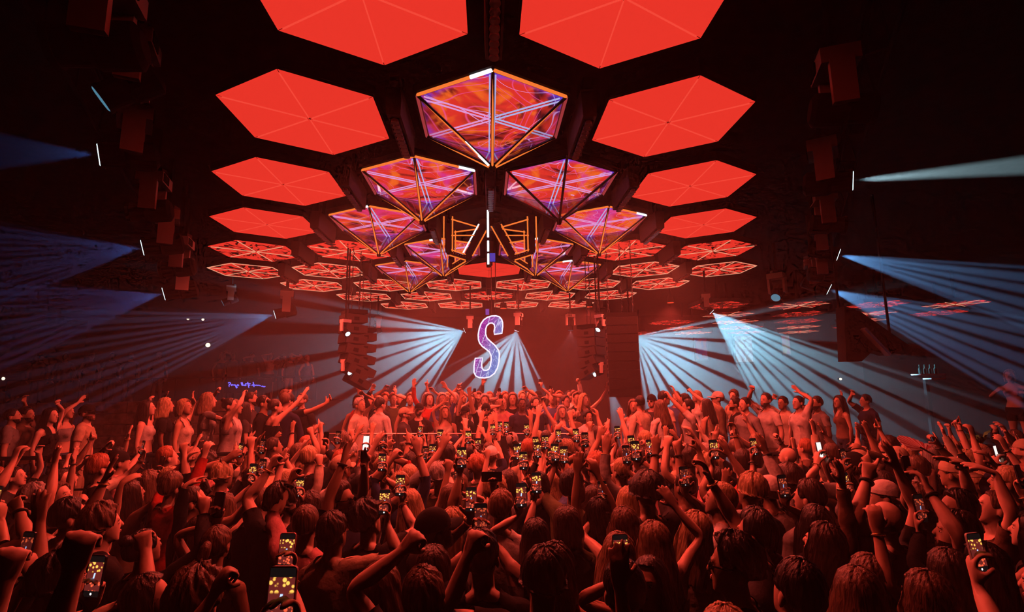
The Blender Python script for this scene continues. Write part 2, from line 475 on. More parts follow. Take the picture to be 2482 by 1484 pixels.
# inverted glass pyramids with an LED hexagon on top
DROP = .60
corners = [Vector((x, y, 0)) for x, y in hexpts(HR)]
apex = Vector((0, 0, -DROP))
_sw = MB().prism(hexpts(HR-.05), .0, .03); _sw.mi = [0]+[1]*7
SW_ME = _sw.mesh('led_screen', [swirl, black])
RIM_ME = [MB().tube([corners[k]*.985, corners[(k+1) % 6]*.985], .017, 8).mesh('rim_tube', orange_glow if k in (0, 5) else rim_dim) for k in range(6)]
RIMB_ME = hex_ring(HR+.03, HR-.02, .02, .10).mesh('upper_frame', black)
STRUT_ME = [MB().tube([corners[k]*.985, corners[k].lerp(apex, .97)], .012, 8).mesh('strut', orange_glow) for k in range(6)]
STRUTB_ME = [MB().tube([corners[k]*1.0+Vector((0, 0, .012)), corners[k].lerp(apex, .98)+Vector((0, 0, .02))], .018, 6).mesh('strut_profile', steel) for k in range(6)]
GLASS_ME = [MB().add([corners[k]*.96, corners[(k+1) % 6]*.96, apex*.94], [(0, 1, 2)]).mesh('glass_pane', glass_pane) for k in range(6)]
APEX_ME = MB().cone((0, 0, -DROP+.05), (0, 0, -DROP-.03), .05, .03, 10).mesh('apex_cap', black)
WHITE_ME = MB().tube([corners[5].lerp(corners[0], .72)*.985, corners[0]*.985], .019, 8).mesh('lit_segment', white_glow)
WHITE2_ME = MB().tube([corners[5].lerp(apex, .62)*.985, corners[5].lerp(apex, .95)], .014, 8).mesh('lit_segment', white_glow)
SPB_ME = [MB().bar((.02, -.028, -.012), (HR-.08, -.028, -.012), .016, .01).bar((.02, .028, -.012), (HR-.08, .028, -.012), .016, .01).mesh('spoke_line', m) for m in (spoke_glow, spoke_pink)]
for r, cs in PYR.items():
    for c in both(cs):
        x, y = cell(c, r)
        side = 'on the centre line' if c == 0 else ('left of centre' if c < 0 else 'right of centre')
        t = thing('pyramid_chandelier', 'inverted glass pyramid light with swirling LED hexagon, %s row, %s' % (ROWS[r], side),
                  'chandelier', (x, y, PANEL_Z), 0, 'glass pyramid chandeliers')
        link('led_screen', SW_ME, t); link('upper_frame', RIMB_ME, t); link('hanger', HANG_ME, t)
        dark = (c == .5 and r == 1)
        for k in range(6):
            if not (dark and k in (0, 5)): link('rim_tube', RIM_ME[k], t)
            if not dark: link('strut', STRUT_ME[k], t)
            link('strut_profile', STRUTB_ME[k], t); link('glass_pane', GLASS_ME[k], t)
            o = link('spoke_line', SPB_ME[0 if k in (0, 3) or c == 0 and k in (1, 2) else 1], t); o.rotation_euler = (0, 0, R(-90+60*k))
        link('apex_cap', APEX_ME, t)
        if not dark:
            o = link('lit_segment', WHITE_ME, t)
            if c < 0 and r == 1: o.rotation_euler = (0, 0, R(60))
            if r == 2 and c > 0: o.rotation_euler = (0, 0, R(60))
        if c == 0: link('lit_segment', WHITE2_ME, t)

# light bars hanging on the cell borders that run away from the camera
def bar_meshes():
    hz = .30
    mb = MB(); L = .98
    # housing: tapered trough
    prof = [(-.085, 0), (.085, 0), (.07, -hz), (-.07, -hz)]
    v = [(x, yy, z) for yy in (-L/2, L/2) for x, z in prof]
    mb.add(v, [(0, 1, 2, 3), (7, 6, 5, 4), (0, 4, 5, 1), (1, 5, 6, 2), (2, 6, 7, 3), (3, 7, 4, 0)])
    house = mb.mesh('bar_housing', matte('bar_housing_red_brown', (.10, .05, .04), .6, .3, bump=.1))
    trim = MB().box((0, 0, -hz-.008), (.10, L*.86, .012)).mesh('lamp_tray', black)
    lamp = MB().cone((0, 0, -.01), (0, 0, -.05), .034, .042, 10).mesh('bar_lamp', matte('bar_lamp_shell', (.25, .10, .08), .3, .5))
    mount = MB().box((0, 0, .07), (.10, .16, .16)).mesh('mount', black)
    return house, trim, lamp, mount
BAR_ME = bar_meshes()
FINS = {-1: [0], 0: [.5], 1: [0, 1], 2: [.5, 1.5], 3: [0, 1, 2], 4: [.5, 1.5, 2.5], 5: [0, 1, 2], 6: [.5, 1.5], 7: [0, 1, 2]}
for r, cs in FINS.items():
    for c in both(cs):
        x, y = cell(c, r)
        order = [k for k in sorted(cs) if k > 0]
        if c == 0: pos = 'on the centre line'
        else: pos = ('left' if c < 0 else 'right')+' of centre' if len(order) == 1 else ('left' if c < 0 else 'right')+', %s from centre' % ['nearest', 'second', 'third'][order.index(abs(c))]
        zt = PANEL_Z + .06
        t = thing('light_bar', 'dark hanging light bar with lamp row, %s honeycomb row, %s' % (ROWS[r], pos), 'light bar', (x, y, zt), 0, 'light bars between the hexagons')
        link('bar_housing', BAR_ME[0], t); link('lamp_tray', BAR_ME[1], t); 
        for e_ in (-.39, .39): link('mount', BAR_ME[3], t).location = (0, e_, 0)
        mb = MB().bar((0, 0, .1), (0, 0, CEIL_Z-zt), .05); mb.build('hanger', black, t)
        n = 10 if r <= 2 else (6 if r <= 4 else 0)
        for i in range(n):
            o = link('bar_lamp', BAR_ME[2], t); o.location = (0, -.40+.80*i/max(1, n-1), -.30)

# ------------------------------------------------------------------ open light cage in the middle cell
x, y = cell(0, 2)
cage = thing('light_cage', 'black open metal cage with orange light tubes among the pyramids', 'chandelier', (x, y, PANEL_Z))
MB().prism(hexpts(.86), .03, .10).build('top_plate', black, cage)
MB().cone((0, 0, .05), (0, 0, -.10), .22, .16, 16).build('hub', steel, cage)
MB().bar((0, 0, .1), (0, 0, CEIL_Z-PANEL_Z), .2).build('hanger', black, cage)
hc_ = [Vector((px_, py_, 0)) for px_, py_ in hexpts(.84)]
for sx in (-1, 1):
    ks = (5, 4) if sx < 0 else (1, 2)
    node = Vector((sx*.42, 0, -.66))
    for k in ks:
        b = hc_[k]; bot = b+Vector((0, 0, -.66 if k in (5, 1) else -.74))
        MB().bar(b, bot, .10, .10).build('post', black, cage)
        for dx in (-.075, .075):
            MB().tube([b+Vector((dx, -.05, -.03)), bot+Vector((dx, -.05, 0))], .012, 6).build('orange_tube', orange_glow, cage)
        MB().bar(bot, node, .07, .06).build('bottom_beam', black, cage)
        dv = (node-bot)*.08
        MB().tube([bot+Vector((0, -.05, .05))+dv, node+Vector((0, -.05, .05))-dv], .012, 6).build('orange_tube', orange_glow, cage)
        MB().tube([bot+Vector((0, -.06, -.06))+dv, node+Vector((0, -.06, -.06))-dv], .012, 6).build('orange_tube', orange_glow, cage)
        for q in range(7):
            p = bot.lerp(node, .12+.76*q/6)
            MB().box(p+Vector((0, -.045, 0)), (.03, .012, .02)).build('coupler', matte('coupler_chrome', (.6, .35, .3), .25, .5, .8), cage)
        MB().tube([b+Vector((0, 0, -.05)), Vector((sx*.14, 0, -.10))], .013, 6).build('orange_tube', orange_glow, cage)
    MB().tube([hc_[ks[0]]+Vector((0, 0, -.36)), Vector((sx*.22, -.05, -.25))], .012, 6).build('orange_tube', orange_glow, cage)
    top = Vector((sx*.10, -.06, -.06))
    MB().bar(top, node, .17, .10).build('leg', black, cage)
    for dx in (-.10, .10):
        MB().tube([top+Vector((dx, -.07, 0)), node+Vector((dx, -.07, .02))], .013, 6).build(
            'white_tube' if sx < 0 and dx < 0 else 'orange_tube', white_glow if sx < 0 and dx < 0 else orange_glow, cage)
fp = hc_[0]+Vector((-.04, 0, 0))
MB().tube([fp+Vector((0, .02, .03)), fp+Vector((0, .02, -1.02))], .03, 8).build('near_post', black, cage)
for a, b in ((.02, -.2), (-.21, -.52), (-.58, -.76), (-.80, -.98)):
    MB().tube([fp+Vector((0, -.015, a)), fp+Vector((0, -.015, b))], .017, 8).build('white_tube', white_glow, cage)
MB().box(fp+Vector((.07, .0, -.86)), (.09, .05, .13)).build('blue_screen', glow('blue_screen_glow', (.06, .05, .45), .9), cage)

# ------------------------------------------------------------------ darker ceiling of the farther hall on the right
FZ = CAM_Z + 2.35
far = []
for j in range(5):
    for i in range(4):
        far.append((j, i, 7.0+i*2.5+(j % 2)*1.25, 15.2+j*2.05))
RW = ['nearest', 'second', 'third', 'fourth', 'farthest']; CW = ['first', 'second', 'third', 'fourth']
for j, i, fx, fy in far:
    if fx > 17.5: continue
    t = red_hex(0, 0, FZ, panel_thin, 'dim line-lit hexagon panel in far right hall, %s row, %s from left' % (RW[j], CW[i]),
            'line-lit hexagons of the far right hall', LINE_ME if (i+j) % 2 else None, False, (fx, fy), .95)
    MB().bar((0, 0, .3), (0, 0, CEIL_Z-FZ), .06).build('drop_rod', black, t)
# ------------------------------------------------------------------ moving heads, trusses
def aim_frame(f, up=Vector((0, 0, 1))):
    f = Vector(f).normalized(); x = f.cross(up).normalized(); u = x.cross(f)
    return Matrix(((x.x, f.x, u.x), (x.y, f.y, u.y), (x.z, f.z, u.z))).to_4x4()
MHM = dict(
 base=MB().box((0, 0, .06), (.34, .26, .12)).mesh('base', grey_plastic),
 fin=MB().box((0, 0, 0), (.018, .012, .09)).mesh('vent_fin', black),
 arm=MB().box((0, 0, -.15), (.05, .16, .34)).mesh('yoke_arm', grey_plastic),
 head=MB().tube([(0, -.20, 0), (0, -.17, 0), (0, .02, 0), (0, .05, 0), (0, .20, 0)], [.085, .125, .125, .105, .105], 20).mesh('lamp_head', black, False),
 ring=MB().tube([(0, .19, 0), (0, .225, 0)], [.118, .118], 20).mesh('lens_ring', black),
 lens={m.name: MB().tube([(0, .222, 0), (0, .231, 0)], [.098, .085], 20).mesh('lens', m) for m in (lens_glow, lens_dim, red_lens, black)})
def moving_head(p, f, label, lens=lens_glow, scale=1., group='moving head lights', hang=True):
    "p: lens position, f: direction it points"
    f = Vector(f).normalized(); hc = Vector(p)-f*.225*scale
    t = thing('moving_head_light', label, 'stage light', (hc.x, hc.y, hc.z+.30*scale), 0, group)
    t.scale = (scale,)*3
    yaw = math.atan2(-f.x, f.y)
    Ry = Matrix.Rotation(yaw, 4, 'Z')
    o = link('base', MHM['base'], t, Ry)
    for i in range(6): link('vent_fin', MHM['fin'], o).location = (-.14+.03*i, -.134, .06)
    for s in (-1, 1): link('yoke_arm', MHM['arm'], t, Ry @ Matrix.Translation((s*.155, 0, 0)))
    M = Matrix.Translation((0, 0, -.30)) @ aim_frame(f)
    h = link('lamp_head', MHM['head'], t, M)
    link('lens_ring', MHM['ring'], h); link('lens', MHM['lens'][lens.name], h)
    if hang:
        top = (CEIL_Z-t.location.z)/scale
        MB().bar((0, 0, .11), (0, 0, top), .05).build('hanging_pole', black, t)
        MB().box((0, 0, .16), (.22, .12, .05)).build('clamp', steel, t)
    return t
NAMES = {'beam_a': 'moving head with speckled blue lens, upper left light row', 'beam_b': 'moving head throwing striped blue fan, middle of left row',
 'beam_c': 'moving head throwing blue fan, far end of left row', 'beam_d': 'moving head throwing pale blue stripes, behind the left row',
 'beam_e': 'stage moving head fanning broad white beams to lower left, beside neon letter', 'beam_f': 'stage moving head fanning white beams downward, right of neon letter',
 'beam_g': 'moving head hidden behind the black speaker stack, beams to right', 'beam_h': 'moving head throwing wide cyan fan under far right ceiling',
 'beam_i': 'moving head with one tight white beam, right row', 'beam_j': 'moving head with soft blue fan, lower right row', 'beam_k': 'moving head with soft blue fan, lowest of right row',
 'beam_l': 'red moving head high on the far right', 'beam_m': 'small moving head with faint beams behind left speaker stack', 'beam_n': 'small dim red moving head on back wall, right of centre'}
for b in BEAMS:
    o = bpy.data.objects[b[0]]; f = -(o.matrix_world.to_3x3() @ Vector((0, 0, 1)))
    p = o.matrix_world.translation - f*.012
    small = b[0] in ('beam_m', 'beam_n', 'beam_e', 'beam_f', 'beam_g', 'beam_h')
    moving_head(p, f, NAMES[b[0]], red_lens if b[0] == 'beam_l' else (lens_dim if b[0] in ('beam_m', 'beam_n') else lens_glow), .8 if small else 1.2)
for (px, py, d, ax, ay, sc, ln, lb) in [
  (120, 110, 3.35, -1, .25, 1.25, lens_dim, 'large unlit moving head nearest the camera, upper left'),
  (245, 240, 4.2, -.6, .8, 1.1, lens_dim, 'moving head hanging low with small blue glint, upper left'),
  (310, 515, 6.6, -1, .2, 1.15, lens_dim, 'unlit moving head third along the left light row'),
  (388, 655, 8.2, -1, .25, 1.15, lens_dim, 'unlit moving head fifth along the left light row'),
  (2122, 262, 4.35, 1, .12, 1.15, lens_glow, 'large moving head with narrow lit lens, nearest of right row'),
  (2050, 546, 7.8, 1, .12, 1.15, lens_glow, 'moving head with thin lit lens, third of right row'),
  (2026, 667, 10., 1, .12, 1.15, lens_glow, 'moving head with small lit lens, fifth of right row'),
  (540, 735, 14., -.6, .5, .9, lens_dim, 'dark moving head high on far left, before wall grille'),
  (1880, 722, 12.5, -.3, .5, 1.1, lens_dim, 'dark moving head box with blue glint, under far right ceiling'),
  (843, 810, 10.6, .35, .5, .55, lens_glow, 'small lit spotlight on upper left speaker stack'),
  (848, 904, 10.6, .5, .3, .55, lens_glow, 'small lit spotlight on lower left speaker stack'),
  (1441, 908, 11.4, -.6, .3, .55, lens_glow, 'small lit spotlight on right speaker stack'),
  (1449, 800, 11.4, -.3, .6, .6, lens_glow, 'bright angled spotlight above right speaker stack'),
  (1560, 1039, 8.3, .2, .3, .0, lens_glow, None)]:
    if not lb: continue
    f = RIGHT*ax - UP*ay*.6 - FWD*.35
    moving_head(at(px, py, d), f, lb, ln, sc)

def truss(a, b, label):
    a, b = Vector(a), Vector(b); t = thing('lighting_truss', label, 'truss', a)
    n = 10; L = b-a; u = L.normalized(); x = u.cross(Vector((0, 0, 1))).normalized()
    ch = []
    for dx, dz in ((-.14, 0), (.14, 0), (0, .24)):
        MB().tube([x*dx+Vector((0, 0, dz)), L+x*dx+Vector((0, 0, dz))], .022, 8).build('chord', black, t)
    for i in range(n):
        p, q = L*(i/n), L*((i+.5)/n); r_ = L*((i+1)/n)
        for dx in (-.14, .14):
            MB().tube([p+x*dx, q+Vector((0, 0, .24)), r_+x*dx], .010, 5).build('web', black, t)
    for s in (0.04, .5, .96):
        MB().bar(L*s+Vector((0, 0, .24)), L*s+Vector((0, 0, CEIL_Z-a.z)), .04).build('hanger', black, t)
tz = CEIL_Z-.40
truss((-2.9, 2.6, tz), (-6.6, 11.0, tz), 'black lighting truss carrying the left row of moving heads')
truss((3.1, 3.4, tz), (8.0, 11.6, tz), 'black lighting truss carrying the right row of moving heads')

# ------------------------------------------------------------------ made-up housings for the added red wash spots
for i, (wx, wy, wz) in enumerate(ADDED_WASH):
    t = thing('added_wash_lamp', 'added red wash lamp on stage ceiling, %s from left' % ORD[i], 'stage light', (wx, wy, wz+.05), 0, 'added red wash lamps over the stage')
    MB().cone((0, 0, .22), (0, -.0, .02), .10, .13, 16).build('housing', black, t)
    MB().bar((0, 0, .2), (0, 0, CEIL_Z-wz-.05), .04).build('hanger', black, t)
    MB().tube([(0, 0, .015), (0, 0, .022)], [.11, .11], 16).build('lens', red_lens, t)

# ------------------------------------------------------------------ hanging S sign
SP = [(755, 530), (770, 400), (768, 320), (750, 258), (705, 208), (640, 190), (560, 195), (480, 220), (410, 270), (360, 340), (325, 440), (305, 560), (310, 650), (330, 715), (380, 780),
 (460, 838), (520, 890), (548, 960), (550, 1050), (535, 1150), (508, 1210), (460, 1238), (410, 1233), (380, 1200), (370, 1130), (385, 1000), (250, 1008), (228, 1150), (228, 1275), (260, 1340), (330, 1374),
 (430, 1380), (530, 1355), (615, 1290), (668, 1190), (698, 1060), (706, 920), (688, 855), (620, 760), (540, 690), (470, 620), (445, 540), (447, 450), (470, 380), (520, 336), (570, 330), (610, 360), (620, 420), (606, 490), (610, 550)]
SD = 11.6
s0 = at(1183, 840, SD)
sign = thing('letter_sign', 'hanging neon outlined letter S sign glowing purple and blue', 'sign', s0)
def s_pt(u, v):
    p = at(1120+u/7.807, 740+v/7.807, SD)-s0; return (p.x, p.z)
spoly = [s_pt(u, v) for u, v in SP]
def s_face_mat():
    m, t, o = nt('letter_led_face'); g = G(t); e = g.n('Emission'); tc = g.n('TexCoord')
    mp = g.n('Mapping'); mp.inputs['Rotation'].default_value = (0, .5, 0); g.link(tc.outputs['Object'], mp.inputs[0])
    f = g.noise(mp.outputs[0], 2.2, 2, 1.5)
    line = g.sstep(g.m('PINGPONG', g.m('MULTIPLY', f, 14.), .5), .34, .5)
    sp = g.n('SeparateXYZ'); g.link(tc.outputs['Object'], sp.inputs[0])
    side = g.sstep(g.m('SUBTRACT', sp.outputs[0], g.m('MULTIPLY', sp.outputs[2], .35)), -.30, .30)
    basec = g.mix(side, (.28, .02, .30), (.12, .22, .62))
    c = g.mix(line, basec, g.mix(side, (.85, .22, .85), (.5, .75, 1.0)))
    g.link(c, e.inputs['Color']); e.inputs['Strength'].default_value = .95; m.cycles.emission_sampling = 'NONE'
    g.link(e.outputs[0], o.inputs['Surface']); return m
mb = MB(); n = len(spoly)
mb.add([(x, 0, z) for x, z in spoly]+[(x, .14, z) for x, z in spoly],
       [tuple(range(n-1, -1, -1)), tuple(range(n, 2*n))]+[(i, (i+1) % n, n+(i+1) % n, n+i) for i in range(n)])
mb.mi = [0, 1]+[1]*n
mb.build('letter_body', [s_face_mat(), black], sign)
def smooth_loop(pts, it=1):
    for _ in range(it):
        q = []
        for i in range(len(pts)):
            a, b = pts[i], pts[(i+1) % len(pts)]
            q += [tuple(.75*x+.25*y for x, y in zip(a, b)), tuple(.25*x+.75*y for x, y in zip(a, b))]
        pts = q
    return pts
MB().tube([(x, -.02, z) for x, z in spoly], .017, 6, closed=True).build('neon_outline', glow('letter_neon_outline', (.80, .78, 1.0), 1.3), sign)
for k, (u0, v0, u1, v1) in enumerate([(530, 215, 490, 335), (710, 230, 640, 420), (620, 830, 560, 960), (345, 1040, 255, 1310), (375, 1245, 340, 1360), (500, 1240, 455, 1350), (430, 560, 375, 720)]):
    a, b = s_pt(u0, v0), s_pt(u1, v1)
    MB().bar((a[0], -.008, a[1]), (b[0], -.008, b[1]), .016, .01).build('light_streak', glow('letter_streak', (.62, .82, 1.0), 1.0), sign)
for u in (560, 640):
    a = s_pt(u, 200); MB().tube([(a[0], .07, a[1]), (a[0], .07, CEIL_Z-s0.z)], .008, 5).build('cable', black, sign)
MB().box((s_pt(478, 110)[0], .03, s_pt(478, 110)[1]), (.08, .10, .12)).build('cable_box', glow('purple_box', (.22, .07, .45), .8), sign)

# ------------------------------------------------------------------ speaker stacks
spk_black = matte('speaker_black', (.022, .018, .018), .7, .2, bump=.3, bscale=80)
spk_side = matte('speaker_side', (.05, .038, .036), .6, .3, bump=.15)
def chain(t, p, z0, z1, mat=None):
    n = int((z1-z0)/.085)
    if 'chain' not in HM: HM['chain'] = MB().tube([(.016*math.cos(a), 0, .042*math.sin(a)) for a in np.linspace(0, 2*math.pi, 12, endpoint=False)], .006, 5, closed=True).mesh('chain_link', steel)
    for i in range(n):
        o = link('chain_link', HM['chain'], t); o.location = (p[0], p[1], z0+(i+.5)*(z1-z0)/n); o.rotation_euler = (0, 0, (i % 2)*math.pi/2)
HM = {}
def line_array(label, px, top, bottom, d, w, n, yaw, curve=0., depth=.45, cols=True):
    pt, pb = at(px, top, d), at(px, bottom, d)
    t = thing('line_array_speaker', label, 'speaker', (pt.x, pt.y, pt.z), yaw, 'hanging speaker stacks')
    hgt = pt.z-pb.z; h = hgt/n; y = 0; z = 0; ang = 0
    MB().box((0, depth/2, .05), (w*1.02, depth*.9, .08)).build('flying_frame', black, t)
    for i in range(n):
        ang = curve*(i/(n-1))**1.6 if n > 1 else 0
        M = Matrix.Translation((0, y, z)) @ Matrix.Rotation(-ang, 4, 'X')
        mb = MB(); f_, bk = h*.97, h*.72
        v = [(sx*w/2, 0, -zz) for sx in (-1, 1) for zz in (0, f_)]+[(sx*w/2*.86, depth, -h*.12-zz) for sx in (-1, 1) for zz in (0, bk)]
        mb.add(v, [(0, 1, 3, 2), (4, 6, 7, 5), (0, 4, 5, 1), (2, 3, 7, 6), (0, 2, 6, 4), (1, 5, 7, 3)])
        c = link('cabinet', mb.mesh('cabinet', spk_side), t, M)
        MB().box((0, -.012, -f_/2), (w*.96, .02, f_*.92)).build('grille', spk_black, c)
        for s in (-1, 1): MB().box((s*w*.475, depth*.45, -h*.5), (.02, .10, h*.35)).build('side_handle', black, c)
        z -= h*math.cos(ang); y -= -h*math.sin(ang)
    top_z = CEIL_Z-pt.z
    for cx, cy_ in ((-w*.4, .1), (w*.1, depth*.7), (w*.4, .1)): chain(t, (cx, cy_), .09, top_z)
    return t
line_array('tall black speaker stack hanging on chains at right of stage', 1507, 768, 963, 10.4, .62, 9, -.10)
line_array('curved speaker stack with visible cabinet sides, left of tall black stack', 1452, 797, 905, 11.6, .5, 5, .9, .5)
line_array('speaker stack hanging on chains at left of stage', 833, 762, 930, 10.9, .5, 7, -1.0, .55)
line_array('second speaker stack behind the left one', 862, 806, 905, 12.2, .45, 4, -1.1, .4)

# ------------------------------------------------------------------ stage, platforms, booth, rails
def platform(label, x0, x1, y0, y1, z, mat=None, name='stage_platform'):
    t = thing(name, label, 'platform', ((x0+x1)/2, (y0+y1)/2, 0))
    MB().box((0, 0, z-.03), (x1-x0, y1-y0, .06)).build('deck', matte('deck_carpet', (.03, .02, .02), .9, .1, bump=.3, bscale=60), t)
    MB().box((0, .02, (z-.06)/2), (x1-x0-.06, y1-y0-.06, z-.06)).build('riser', mat or black_wall, t)
    return t
ST_Z, SIDE_Z = .45, .68
platform('dark central stage platform behind the booth rail', -3.05, 2.35, 9.75, 15.2, ST_Z)
platform('raised guest platform at left of stage with stone front', -9.2, -3.1, 7.75, 12.6, SIDE_Z, stone)
platform('raised guest platform at right of stage', 2.4, 9.0, 7.85, 12.6, SIDE_Z)
platform('black podium under the dancer at far right', 9.05, 11.1, 8.4, 9.95, 1.18, None, 'dance_podium')
a, b = at_y(790, 1052, 9.5), at_y(1462, 1052, 9.5)
booth = thing('performer_booth', 'long dark performer booth with thin rail along its top', 'booth', ((a.x+b.x)/2, 9.55, 0))
bw = b.x-a.x
for i in range(6):
    MB().box((-bw/2+bw*(i+.5)/6, 0, .72), (bw/6-.02, .10, 1.44)).build('front_panel', black_wall, booth)
MB().box((0, .33, 1.40), (bw, .62, .05)).build('table_top', black, booth)
MB().tube([(-bw/2, -.02, a.z), (bw/2, -.02, b.z)], .012, 6).build('rail', matte('rail_steel', (.5, .4, .38), .3, .5, .8), booth)
for i in range(5): MB().bar((-bw/2+bw*i/4, -.02, 1.42), (-bw/2+bw*i/4, -.02, a.z), .02).build('rail_post', steel, booth)
for i, xx in enumerate((-.62, -.2, .25, .66)):
    t = thing('mixing_deck', 'flat black music deck on booth table, %s from left' % ORD[i], 'deck', (booth.location.x+xx+.35, 9.86, 1.425), 0, 'music decks in the booth')
    MB().box((0, 0, .045), (.34, .36, .09)).build('deck_case', black, t)
    MB().cone((0, .02, .09), (0, .02, .105), .13, .125, 24).build('jog_wheel', steel, t)
    for q in range(4): MB().cone((-.12+.08*q, -.14, .09), (-.12+.08*q, -.14, .105), .014, .012, 10).build('knob', pin_glow if q == 1 else steel, t)
def rail(label, x0, x1, y, z, h):
    t = thing('guard_rail', label, 'railing', (x0, y, z)); L = x1-x0
    MB().tube([(0, 0, h), (L, 0, h)], .028, 8).build('top_bar', black, t); MB().tube([(0, 0, h*.55), (L, 0, h*.55)], .016, 8).build('mid_bar', black, t)
    for i in range(6): MB().bar((L*i/5, 0, 0), (L*i/5, 0, h), .035).build('post', black, t)
rail('black guard rail along the left guest platform', -9.1, -3.15, 7.85, SIDE_Z, .98)
rail('black guard rail along the right guest platform', 2.5, 8.9, 7.93, SIDE_Z, .80)
wl = thing('low_stone_wall', 'low rough stone wall behind the guests at far left', 'wall', (-8.7, 12.9, 0))
for r_ in range(9):
    for q in range(12):
        MB().box((-2.9+.5*q+(.25 if r_ % 2 else 0), random.Random(r_*31+q).uniform(-.03, .03), .13+.26*r_), (.48, .36, .245)).build('stone', stone, wl)
# left balcony with neon writing
bal = thing('balcony', 'dark mezzanine balcony at the far left back', 'balcony', (-12., 21.6, 0))
BAL_Z = 2.10
MB().box((0, 1.0, BAL_Z-.12), (11.4, 5.0, .24)).build('floor_slab', black_wall, bal)
MB().box((0, 1.1, (BAL_Z-.24)/2), (11.2, 4.6, BAL_Z-.24)).build('lower_wall', black_wall, bal)
brl = thing('guard_rail', 'thin black rail along the edge of the far left balcony', 'railing', (-12., 20.15, BAL_Z))
for i in range(14): MB().bar((-5.6+.86*i, 0, 0), (-5.6+.86*i, 0, .95), .03).build('rail_post', black, brl)
MB().tube([(-5.6, 0, .95), (5.6, 0, .95)], .03, 8).build('hand_rail', black, brl)
ns = at_y(600, 936, 20.0)
neon = thing('neon_sign', 'blue handwriting neon sign, mirrored, on the far left balcony', 'sign', ns)
# handwriting traced stroke by stroke, as it reads in the photograph (mirror image)
def stroke(pts):
    out = []
    for u, v in pts:
        p = at_y(540+u/11.28, 900+v/11.28, 20.0)-ns; out.append((p.x, 0, p.z))
    MB().tube(out, .016, 6).build('neon_stroke', glow('blue_neon', (.10, .10, 1.0), 2.2), neon)
for st in ([(150, 330), (165, 310), (200, 312), (212, 340), (190, 365), (170, 380), (165, 395)], [(172, 418), (176, 424)],
           [(225, 375), (245, 395), (270, 372), (255, 362), (238, 380)], [(290, 385), (300, 372), (315, 385), (330, 372), (345, 395)], [(330, 372), (350, 390), (360, 430), (378, 462), (395, 450), (375, 420), (360, 405)],
           [(385, 390), (405, 372), (430, 380), (435, 395), (405, 398)], [(500, 310), (520, 380), (545, 395)], [(528, 305), (552, 380), (580, 392)], [(585, 392), (612, 372), (640, 378), (632, 395), (600, 396)],
           [(612, 345), (680, 335), (755, 342)], [(680, 300), (695, 380), (715, 455)], [(700, 400), (725, 375), (745, 390)], [(790, 390), (812, 375), (835, 392)], [(830, 300), (845, 370), (855, 430)], [(850, 378), (880, 380), (905, 392)],
           [(905, 392), (930, 378), (955, 395), (985, 380), (1010, 398), (1040, 400)], [(1060, 420), (1085, 405), (1110, 425), (1140, 428), (1160, 415)]):
    stroke(st)
MB().box((0, .04, .0), (1.75, .03, .5)).build('backing', black, neon)
for bx_ in (-.6, .6): MB().bar((bx_, .16, 0), (bx_, .16, BAL_Z-ns.z-.02), .05).build('bracket', black, neon)
# pictures and screens glowing on the back wall, right
def stripe_mat(name, cols, sc):
    m, t, o = nt(name); g = G(t); e = g.n('Emission'); tc = g.n('TexCoord'); f = g.noise(tc.outputs['Object'], sc, 2, .8)
    g.link(g.mix(g.sstep(f, .42, .58), cols[0], cols[1]), e.inputs['Color']); e.inputs['Strength'].default_value = .22; m.cycles.emission_sampling = 'NONE'
    g.link(e.outputs[0], o.inputs['Surface']); return m
for i, (px, py, w, h, c0, c1, lb) in enumerate([(1803, 846, .46, .72, (.75, .6, .55), (.5, .12, .15), 'pale framed glowing picture on back wall, right side'),
        (1905, 836, .20, .50, (.7, .12, .2), (.6, .35, .12), 'narrow red and yellow glowing banner, far right back wall'), (1700, 846, .30, .55, (.5, .04, .06), (.15, .03, .25), 'red and violet glowing banner behind the beams, right')]):
    p = at_y(px, py, 25.2); t = thing('wall_screen', lb, 'screen', p, 0, 'glowing screens on the back wall')
    k = 25.2/14.
    MB().box((0, 0, 0), (w*k, .06, h*k)).build('screen_face', stripe_mat('screen_%d' % i, (c0, c1), 3.), t)
    MB().box((0, .04, 0), (w*k*1.25, .06, h*k*1.15)).build('screen_frame', matte('screen_frame', (.05, .045, .045), .6, .2), t)
# small pin lights on the walls
for i, (px, py, lb) in enumerate([(413, 770, 'first warm'), (457, 773, 'second warm'), (493, 775, 'third warm'), (505, 837, 'bright white'), (2036, 919, 'low right'), (5, 918, 'leftmost')]):
    p = at_y(px, py, 25.28)
    if abs(p.x) > 18.8: r_ = ray(px, py); p = CAM+r_*((18.85*(1 if r_.x > 0 else -1))/r_.x)
    t = thing('pin_light', '%s pin light glowing on the dark wall' % lb, 'lamp', p, 0, 'pin lights on the walls')
    MB().ball((0, -.04, 0), .06 if i != 3 else .10, 10, 8).build('bulb', pin_glow, t); MB().cone((0, .06, 0), (0, -.03, 0), .09, .07, 12).build('holder', black, t)
    if abs(p.x) > 18.: t.rotation_euler = (0, 0, -math.pi/2 if p.x > 0 else math.pi/2)
# wall grilles high on the back left
for i, (px, py) in enumerate([(592, 716), (748, 736), (862, 768)]):
    p = at_y(px, py, 25.28); t = thing('wall_grille', 'rectangular vent grille high on left back wall, %s from left' % ORD[i], 'vent', p, 0, 'vent grilles on the back wall')
    MB().box((0, 0, 0), (1.0, .06, .55)).build('grille_frame', matte('grille_metal', (.14, .09, .08), .5, .3), t)
    for q in range(5): MB().box((0, -.04, -.2+.1*q), (.9, .03, .03)).build('slat', matte('grille_slat', (.3, .18, .16), .5, .3), t)
